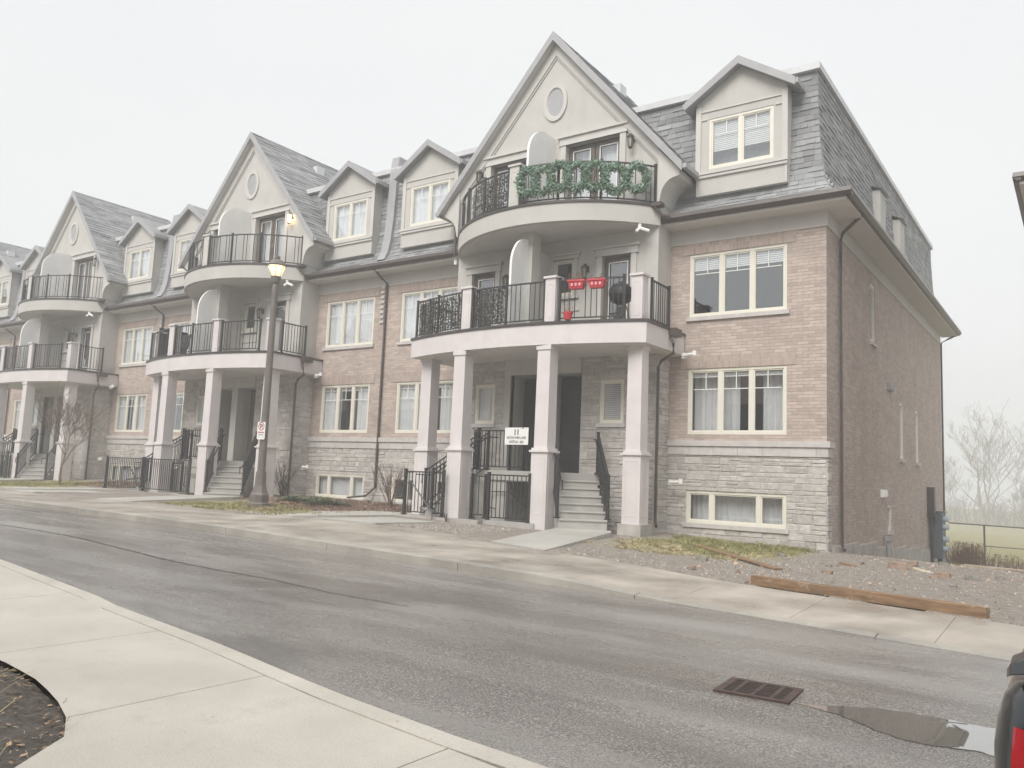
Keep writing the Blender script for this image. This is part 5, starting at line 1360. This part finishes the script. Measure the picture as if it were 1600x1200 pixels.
# loose gravel, uncountable
rr = random.Random(77); m = MB()
def gravel_piece(m, x, y, z, s, rr):
    t = rr.random(); P = [Vector((x+rr.uniform(-s, s), y+rr.uniform(-s, s), z+rr.uniform(-.1, .2)*s)) for _ in range(3)]; top = Vector((x, y, z+s*rr.uniform(.5, 1.1)))
    for k in range(3): m.face([P[k], P[(k+1) % 3], top], t)
    m.face([P[0], P[2], P[1]], t)
for _ in range(15000):
    if rr.random() < .55: x, y = rr.uniform(-.3, 5.0), rr.uniform(-8, 12)
    elif rr.random() < .6: x, y = rr.uniform(-4.2, .8), rr.uniform(-7, -2.5)
    else: x, y = rr.uniform(-8.4, -6.2), rr.uniform(-5.6, -3.2)
    if y < pl(BACK, x)+.05 or (x < 0 and y > -.1): continue
    if -5.6 < x < -4.1 and y < -3: continue
    gravel_piece(m, x, y, yard(x, y), rr.uniform(.008, .026), rr)
o = m.build("gravel", "pebble"); o["kind"] = "stuff"; o["label"] = "loose grey gravel beside and in front of the end block"
rr = random.Random(91); m = MB()
for _ in range(420):
    x, y = rr.uniform(-.5, 5.2), rr.uniform(-7.8, 6)
    if y < pl(BACK, x)+.1 or (x < 0 and y > -.1) or mnoise.noise(Vector((x*.9, y*.9, 4))) < -.05: continue
    gravel_piece(m, x, y, yard(x, y), rr.uniform(.03, .075), rr)
o = m.build("soil_clods", "brick_rubble"); o["kind"] = "stuff"; o["label"] = "brown clods and chips scattered over the gravel"
# ------------------------------------------------------------------ walkway slabs from the pavement to the stairs
def slab(poly, z0, z1, top="pave_new", name="walkway"):
    m = MB(); m.prism(poly, z0-.25, z0); n = len(m.v)//2
    for k, zz in enumerate(z1): m.v[len(poly)+k] = (m.v[len(poly)+k][0], m.v[len(poly)+k][1], zz)
    return struct(fix_normals(m.build(name, top)))
for i, (C, hw, wo, do) in enumerate(MODS):
    a, b_ = (C+2.05, -3.0), (C+3.05, -2.35)
    xs_ = [(C+2.05, -3.1), (C+2.75, -2.5), (C+3.02, -2.4), (C+3.45, -3.1), (C+3.55, pl(BACK, C+3.5)+.01), (C+2.05, pl(BACK, C+2)+.01)]
    if i == 0: xs_ = [(-5.25, -3.2), (-4.45, -2.5), (-4.22, -2.45), (-3.95, -2.95), (-3.25, pl(BACK, -3.25)+.01), (-4.75, pl(BACK, -4.75)+.01)]
    slab(xs_, S(C)+.0, [max(S(p[0])+.015, .0)+(.13 if p[1] > -4 else 0.0) for p in xs_])
    xl_ = [(C-4.7, -3.15), (C-3.2, -3.15), (C-3.05, -2.4), (C-4.3, -1.2), (C-5.5, -1.2)]
    xl_ = [(C-5.6, pl(BACK, C-5.5)+.01), (C-4.0, pl(BACK, C-4)+.01), (C-3.1, -3.25), (C-2.4, -2.4), (C-3.1, -1.9), (C-4.6, -2.3)]
    slab(xl_, S(C)+.0, [S(p[0])+(.012 if p[1] < -5 else .06) for p in xl_])
    slab([(C-3.3, pl(BACK, C-3.3)+.01), (C-1.3, pl(BACK, C-1.3)+.01), (C-1.0, -3.9), (C-2.9, -3.6)], S(C), [S(C-3)+.02]*4)
# ------------------------------------------------------------------ catch basin grate and puddle
def px_road(u, v):
    f = 1271.06; d = cam.rotation_euler.to_matrix() @ Vector(((u-800)/f, (600-v)/f, -1)); o = Vector(CAM); z = -.1
    for _ in range(30):
        t = (z-o.z)/d.z; p = o+d*t; yf, yn = pl(FAR, p.x), pl(NEAR, p.x); z = RD(p.x)+.05*math.sin(math.pi*min(1, max(0, (p.y-yn)/(yf-yn))))
    return Vector((p.x, p.y, z))
q = [px_road(*p) for p in ((1112, 1079), (1232, 1102), (1256, 1078), (1146, 1061))]
gc = sum(q, Vector())/4; gd = ((q[1]-q[0])+(q[2]-q[3])).normalized(); ge = Vector((-gd.y, gd.x, 0)); GL = ((q[1]-q[0]).length+(q[2]-q[3]).length)/4; GW_ = ((q[3]-q[0]).length+(q[2]-q[1]).length)/4
slp = (RD(gc.x+1)-RD(gc.x-1))/2
def GT(a, b, c): return tuple(gc+gd*a+ge*b+Vector((0, 0, c+.009)))
m = MB(GT); e = .055
m.box(-GL, GL, -GW_, -GW_+e, -.05, .004); m.box(-GL, GL, GW_-e, GW_, -.05, .004); m.box(-GL, -GL+e, -GW_+e, GW_-e, -.05, .004); m.box(GL-e, GL, -GW_+e, GW_-e, -.05, .004)
for k in range(1, 4): x = -GL+2*GL*k/4; m.box(x-.014, x+.014, -GW_+e, GW_-e, .001, .0037)
for k in range(1, 8):
    y = -GW_+e+(2*GW_-2*e)*k/8
    m.box(-GL+e, GL-e, y-.0075, y+.0075, .001, .0035)
gr_ = tag(fix_normals(m.build("drain_grate", "rust_iron")), "rusty iron drain grate set in the wet asphalt beside the puddle", "drain grate")
m = MB(GT); m.face([(-GL+.01, -GW_+.01, .0005), (GL-.01, -GW_+.01, .0005), (GL-.01, GW_-.01, .0005), (-GL+.01, GW_-.01, .0005)]); m.build("pit_shade_sheet", "pit_shade_tar", gr_)  # flat black sheet, paints the darkness of the pit between the bars
pud = [(1236,1098),(1262,1101),(1300,1103),(1345,1106),(1375,1108),(1410,1112),(1450,1120),(1490,1127),(1540,1137),(1600,1146),(1660,1160),(1660,1215),(1600,1200),(1560,1184),(1520,1172),(1480,1169),(1440,1163),(1400,1153),(1370,1142),(1345,1130),(1310,1117),(1280,1109)]
rr = random.Random(2); P = [px_road(u, v) for u, v in pud]; zz = max(p.z for p in P)+.004
PP = []
for a, b_ in zip(P, P[1:]+P[:1]):
    for k in range(3): p = a.lerp(b_, k/3); PP.append((p.x+rr.uniform(-.012, .012), p.y+rr.uniform(-.015, .015), p.z+.003))
m = MB(); m.face(PP); struct(m.build("puddle", "puddle_water"))
# tar-sealed crack along the road
m = MB(); pts = [px_road(u, v) for u, v in ((-60,812),(0,820),(60,829),(120,840),(190,857),(260,875),(340,891),(420,905),(520,927),(650,950))]
fine = []
for a, b_ in zip(pts, pts[1:]):
    for k in range(12): fine.append(a.lerp(b_, k/12))
rr = random.Random(4); fine = [p+Vector((0, rr.uniform(-.012, .012), .005)) for p in fine]
for k, (a, b_) in enumerate(zip(fine, fine[1:])):
    w_ = .016*(1-k/len(fine)*.6); n_ = Vector((0, 1, 0)); m.face([a-n_*w_, b_-n_*w_, b_+n_*w_, a+n_*w_])
struct(m.build("road_crack", "pit_shade_tar"))
# ------------------------------------------------------------------ bare soil bed in the near pavement, with litter
poly = [(p[0]+(.0), p[1]) for p in PATCH]
m = MB(); xs_ = dens(-6, .84, .06)
for a, b_ in zip(xs_, xs_[1:]):
    ya, yb = near_back(a)-.005, near_back(b_)-.005; n = 26
    def Z(x, y, e): return NZ(x)-.035+.035*mnoise.noise(Vector((x*5, y*5, 0)))*(1-e)+.02*mnoise.noise(Vector((x*15, y*15, 2)))
    for k in range(n):
        y0, y1 = ya-(k*.09), ya-((k+1)*.09); w0, w1 = yb-(k*.09), yb-((k+1)*.09); e = 1 if k == 0 else 0
        m.face([(a, y1, Z(a, y1, 0)), (b_, w1, Z(b_, w1, 0)), (b_, w0, Z(b_, w0, e)), (a, y0, Z(a, y0, e))])
struct(m.build("soil_bed", "bare_soil", smooth=True))
rr = random.Random(6); m = MB(); m2 = MB()
for k in range(900):
    x = rr.uniform(-2.8, .82); y = near_back(x)-rr.random()**1.3*1.5-.02; z = NZ(x)-.02+.02*mnoise.noise(Vector((x*5, y*5, 0))); a = rr.uniform(0, 6.28); e = Vector((math.cos(a), math.sin(a), rr.uniform(-.2, .5))); f = Vector((-math.sin(a), math.cos(a), rr.uniform(-.3, .3))); l = rr.uniform(.015, .05); p = Vector((x, y, z))
    if rr.random() < .6: m.face([p, p+e*l*.5+f*l*.35, p+e*l, p+e*l*.5-f*l*.35], rr.random())
    else: m2.face([p, p+e*l*3, p+e*l*3+f*.004, p+f*.004], rr.random())
o = m.build("leaf_litter", "leaf_litter"); o["kind"] = "stuff"; o["label"] = "brown leaf scraps scattered over the bare soil bed"
o = m2.build("dry_grass", "straw_blade"); o["kind"] = "stuff"; o["label"] = "pale dry grass stalks on the bare soil bed"
# ------------------------------------------------------------------ parked car, rear left corner in view
def px_depth(u, v, dep):
    f = 1271.06; return Vector(CAM)+(cam.rotation_euler.to_matrix() @ Vector(((u-800)/f, (600-v)/f, -1)))*dep
cp = px_depth(1550, 1110, 2.25)
car = empty("parked_car", "dark grey car with spoiler and red tail light, cut off by the right edge", "car", (0, 0, 0))
X0 = cp.x+.0; Y0 = cp.y-.16; CW = 1.80; CL = 4.55; xc = X0+CW/2
def car_ring(z, w_, r_, f_, rc, n=10, off=0.):
    """closed plan outline at height z: half width w_, rear y r_, front y f_, corner radius rc"""
    pts = []
    for cx, cy, a0, rx in ((1, f_, 0, .45), (-1, f_, 90, .45), (-1, r_, 180, rc), (1, r_, 270, rc)):
        sy = -1 if a0 < 180 else 1
        for k in range(n+1):
            a = math.radians(a0+90*k/n); pts.append((xc+cx*(w_-rx)+(rx+off)*math.cos(a), Y0+cy+sy*rx+(rx+off)*math.sin(a), z))
    return pts
LV = [(.22,.80,.10,4.45,.20),(.30,.87,.03,4.53,.20),(.45,.895,.0,4.55,.19),(.60,.90,.0,4.54,.18),(.72,.90,.015,4.50,.18),(.80,.89,.03,4.40,.17),(.86,.872,.05,4.2,.16),(.895,.845,.08,3.9,.15),(.91,.80,.12,3.75,.14),(.915,.72,.17,3.6,.12)]
def lvl(z): return [float(np.interp(z, [l[0] for l in LV], [l[k] for l in LV])) for k in range(1, 5)]
m = MB(); rings = [[m.vert(p) for p in car_ring(l[0], *l[1:])] for l in LV]
for a, b_ in zip(rings, rings[1:]):
    n = len(a)
    for k in range(n): m.f.append([a[k], a[(k+1) % n], b_[(k+1) % n], b_[k]]); m.t.append(.5)
m.f += [rings[0][::-1], rings[-1]]; m.t += [.5, .5]
m.build("body", "car_paint", car, smooth=True)
m = MB(); GR = [(.915,.70,.62,3.35),(1.08,.66,.95,2.95),(1.26,.60,1.30,2.55),(1.36,.54,1.50,2.30)]; rings = [[m.vert(p) for p in car_ring(z, w_, r_, f_, .15)] for z, w_, r_, f_ in GR]
for a, b_ in zip(rings, rings[1:]):
    n = len(a)
    for k in range(n): m.f.append([a[k], a[(k+1) % n], b_[(k+1) % n], b_[k]]); m.t.append(.5)
m.build("windows", "car_glass", car, smooth=True)
m = MB(); rings = [[m.vert(p) for p in car_ring(z, w_, r_, f_, .15)] for z, w_, r_, f_ in ((1.36,.545,1.49,2.31),(1.40,.50,1.58,2.22),(1.415,.40,1.7,2.1))]
for a, b_ in zip(rings, rings[1:]):
    n = len(a)
    for k in range(n): m.f.append([a[k], a[(k+1) % n], b_[(k+1) % n], b_[k]]); m.t.append(.5)
m.f.append(rings[-1]); m.t.append(.5); m.build("roof", "car_paint", car, smooth=True)
# tail lights wrap the rear corners
for sx in (-1, 1):
    for nm, za, zb_, mt, a0, a1 in (("tail_light", .60, .80, "lens_red", 0, 1), ("tail_light", .50, .597, "lens_clear", 0, 1)):
        m = MB(); R_ = []
        for j in range(6):
            z = za+(zb_-za)*j/5; r_ = car_ring(z, *lvl(z), n=10, off=.006)
            seg_ = r_[22:33] if sx < 0 else r_[33:44][::-1]
            inner_end = seg_[-1]; ext = [(inner_end[0]+(-sx)*.05*k*1.0, inner_end[1], z) for k in range(1, 7)]
            R_.append([m.vert(p) for p in seg_[5:]+ext])
        for a, b_ in zip(R_, R_[1:]):
            for k in range(len(a)-1): m.f.append([a[k], a[k+1], b_[k+1], b_[k]]); m.t.append(.5)
        o = fix_normals(m.build(nm, mt, car, smooth=True))
        if mt == "lens_clear":
            s_ = MB(); 
            for k in range(7):
                j0 = 5+k; 
            for i_ in range(1, 5):
                z = za+(zb_-za)*i_/5; r_ = car_ring(z, *lvl(z), n=10, off=.010); sg_ = (r_[22:33] if sx < 0 else r_[33:44][::-1])[5:]
                for p, q_ in zip(sg_, sg_[1:]): s_.bar(p, q_, .004, .007)
            s_.build("lens_rib", "lens_red", o)
# trunk lid seam, spoiler wing
m = MB()
for z, o_ in ((.9115, .0),): pass
lid = [(xc-.70+0, Y0+.20), (xc-.72, Y0+.30), (xc-.72, Y0+.60)]
m.tube([(xc-.80, Y0+.62, .912), (xc-.79, Y0+.30, .912), (xc-.76, Y0+.18, .908), (xc-.70, Y0+.095, .895), (xc-.5, Y0+.06, .87), (xc+.5, Y0+.06, .87), (xc+.70, Y0+.095, .895), (xc+.79, Y0+.30, .912), (xc+.80, Y0+.62, .912)], .007, 6)
m.build("lid_seam", "car_rubber", car)
sp = MB(); prof = [(-.10, .0), (-.06, .028), (.04, .035), (.12, .012), (.12, .0), (.0, -.012)]
XS = [(-.858, -.012, .55), (-.848, .0, .8), (-.78, .02, 1.15), (-.6, .05, 1.2), (0, .08, 1.2), (.6, .05, 1.2), (.78, .02, 1.15), (.848, .0, .8), (.858, -.012, .55)]; R_ = []
for x, dz, s_ in XS: R_.append([sp.vert((xc+x, Y0+.14+a*s_, .932+dz+b_*s_*1.25)) for a, b_ in prof])
for a, b_ in zip(R_, R_[1:]):
    for k in range(6): sp.f.append([a[k], a[(k+1) % 6], b_[(k+1) % 6], b_[k]]); sp.t.append(.5)
sp.f += [R_[0][::-1], R_[-1]]; sp.t += [.5, .5]
so2 = bevel(fix_normals(sp.build("spoiler", "car_paint", car, smooth=False)), .008, 3)
m = MB()
for x in (-.80, .80): m.box(xc+x-.02, xc+x+.02, Y0+.12, Y0+.20, .88, .94)
m.build("spoiler_stalk", "car_rubber", so2)
m = MB(); m.box(xc-.26, xc+.26, Y0-.012, Y0+.0, .52, .64); m.build("number_plate", "sign_white", car)
for sx in (-1, 1):
    for yy in (.85, 3.65):
        w_o = MB(); w_o.v = []
        R_ = []
        for (dx, r_) in ((-.1, .26), (-.1, .31), (-.07, .325), (.07, .325), (.1, .31), (.1, .26)):
            R_.append([w_o.vert((xc+sx*.80+dx, Y0+yy+r_*math.cos(2*math.pi*k/24), .20+r_*math.sin(2*math.pi*k/24))) for k in range(24)])
        for a, b_ in zip(R_, R_[1:]):
            for k in range(24): w_o.f.append([a[k], a[(k+1) % 24], b_[(k+1) % 24], b_[k]]); w_o.t.append(.5)
        wh = fix_normals(w_o.build("wheel", "car_rubber", car))
        m = MB(); xo = xc+sx*.895
        for k in range(5):
            a = 2*math.pi*k/5; m.bar((xo, Y0+yy, .20), (xo, Y0+yy+.25*math.cos(a), .20+.25*math.sin(a)), .03, .05)
        m.build("rim", "chrome", wh)
# ------------------------------------------------------------------ neighbouring block across the gravel gap (only its eave corner is in the photo)
NB = empty("neighbouring_block", "grey eave and gutter corner of the next building at the photo's right edge", "house", (0, 0, 0))
ex, ey = 3.79, .12; NY = 6.5
m = MB(); m.face([(ex+.72, ey+.7, -3), (ex+.72, NY, -3), (ex+.72, NY, 8.02), (ex+.72, ey+.7, 8.02)]); m.face([(ex+.72, ey+.7, -3), (ex+.72, ey+.7, 8.02), (19, ey+.7, 8.02), (19, ey+.7, -3)]); m.face([(19, ey+.7, -3), (19, NY, -3), (19, NY, 8), (19, ey+.7, 8)]); m.face([(19, NY, -3), (ex+.72, NY, -3), (ex+.72, NY, 8), (19, NY, 8)])
m.build("brick_wall", "brick", NB)
m = MB(); m.box(ex+.1, 19, ey+.1, ey+.7, 8.02, 8.08); m.box(ex+.1, ex+.72, ey+.7, NY, 8.02, 8.08); m.build("eave_soffit", "soffit", NB)
m = MB(); m.xprism([(ey, 8.26), (ey-.02, 8.16), (ey+.06, 8.08), (ey+.14, 8.08), (ey+.14, 8.26)], ex, 19); m.yprism([(ex, 8.26), (ex-.02, 8.16), (ex+.06, 8.08), (ex+.14, 8.08), (ex+.14, 8.26)], ey+.0, NY)
fix_normals(m.build("gutter", "gutter_brown", NB))
m = MB()
for k in range(len(MAN)-1):
    p, q = MAN[k], MAN[k+1]
    m.face([(ex+.13+p[0], ey+.13+p[0], p[1]), (19, ey+.13+p[0], p[1]), (19, ey+.13+q[0], q[1]), (ex+.13+q[0], ey+.13+q[0], q[1])]); m.face([(ex+.13+p[0], ey+.13+p[0], p[1]), (ex+.13+q[0], ey+.13+q[0], q[1]), (ex+.13+q[0], NY, q[1]), (ex+.13+p[0], NY, p[1])])
m.face([(ex+.9, ey+.9, 11.7), (19, ey+.9, 11.7), (19, NY, 11.7), (ex+.9, NY, 11.7)]); m.build("mansard_roof", "shingle", NB)
# ------------------------------------------------------------------ houses across the lane, seen only as reflections in the upper windows
OP = empty("opposite_block", "terrace across the lane seen only mirrored in the upper windows", "townhouse", (0, 0, 0))
m = MB(); m.box(-64, 30, -40, -28, -.5, 8.6); m.build("brick_wall", "brick", OP)
m = MB(); m.box(-64.4, 30.4, -40, -27.6, 8.6, 11.2)
for k in range(7):
    x = -58+13.5*k; m.yprism([(x-4.2, 8.7), (x+4.2, 8.7), (x, 14.0)], -39, -27.0)
fix_normals(m.build("mansard_roof", "shingle", OP))
m = MB()
for k in range(14):
    for z in (1.5, 4.6): x = -60+6.75*k; m.box(x, x+2.4, -28.04, -27.96, z, z+1.7)
m.build("window", "grill_black", OP)
# ------------------------------------------------------------------ the fog
m = MB(); m.box(-130, 130, -55, 200, -7.5, 16.5)
me = m; hz = fix_normals(m.build("haze", "mortar")); hz["kind"] = "stuff"; hz["label"] = "pale morning fog filling the street and field"
hm = bpy.data.materials.new("haze"); hm.use_nodes = True; t = hm.node_tree; t.nodes.remove(t.nodes["Principled BSDF"])
pv = t.nodes.new("ShaderNodeVolumePrincipled"); pv.inputs["Density"].default_value = .0046; pv.inputs["Color"].default_value = (.93, .94, .95, 1); pv.inputs["Anisotropy"].default_value = .1
t.links.new(pv.outputs[0], t.nodes["Material Output"].inputs["Volume"]); hz.data.materials.clear(); hz.data.materials.append(hm)
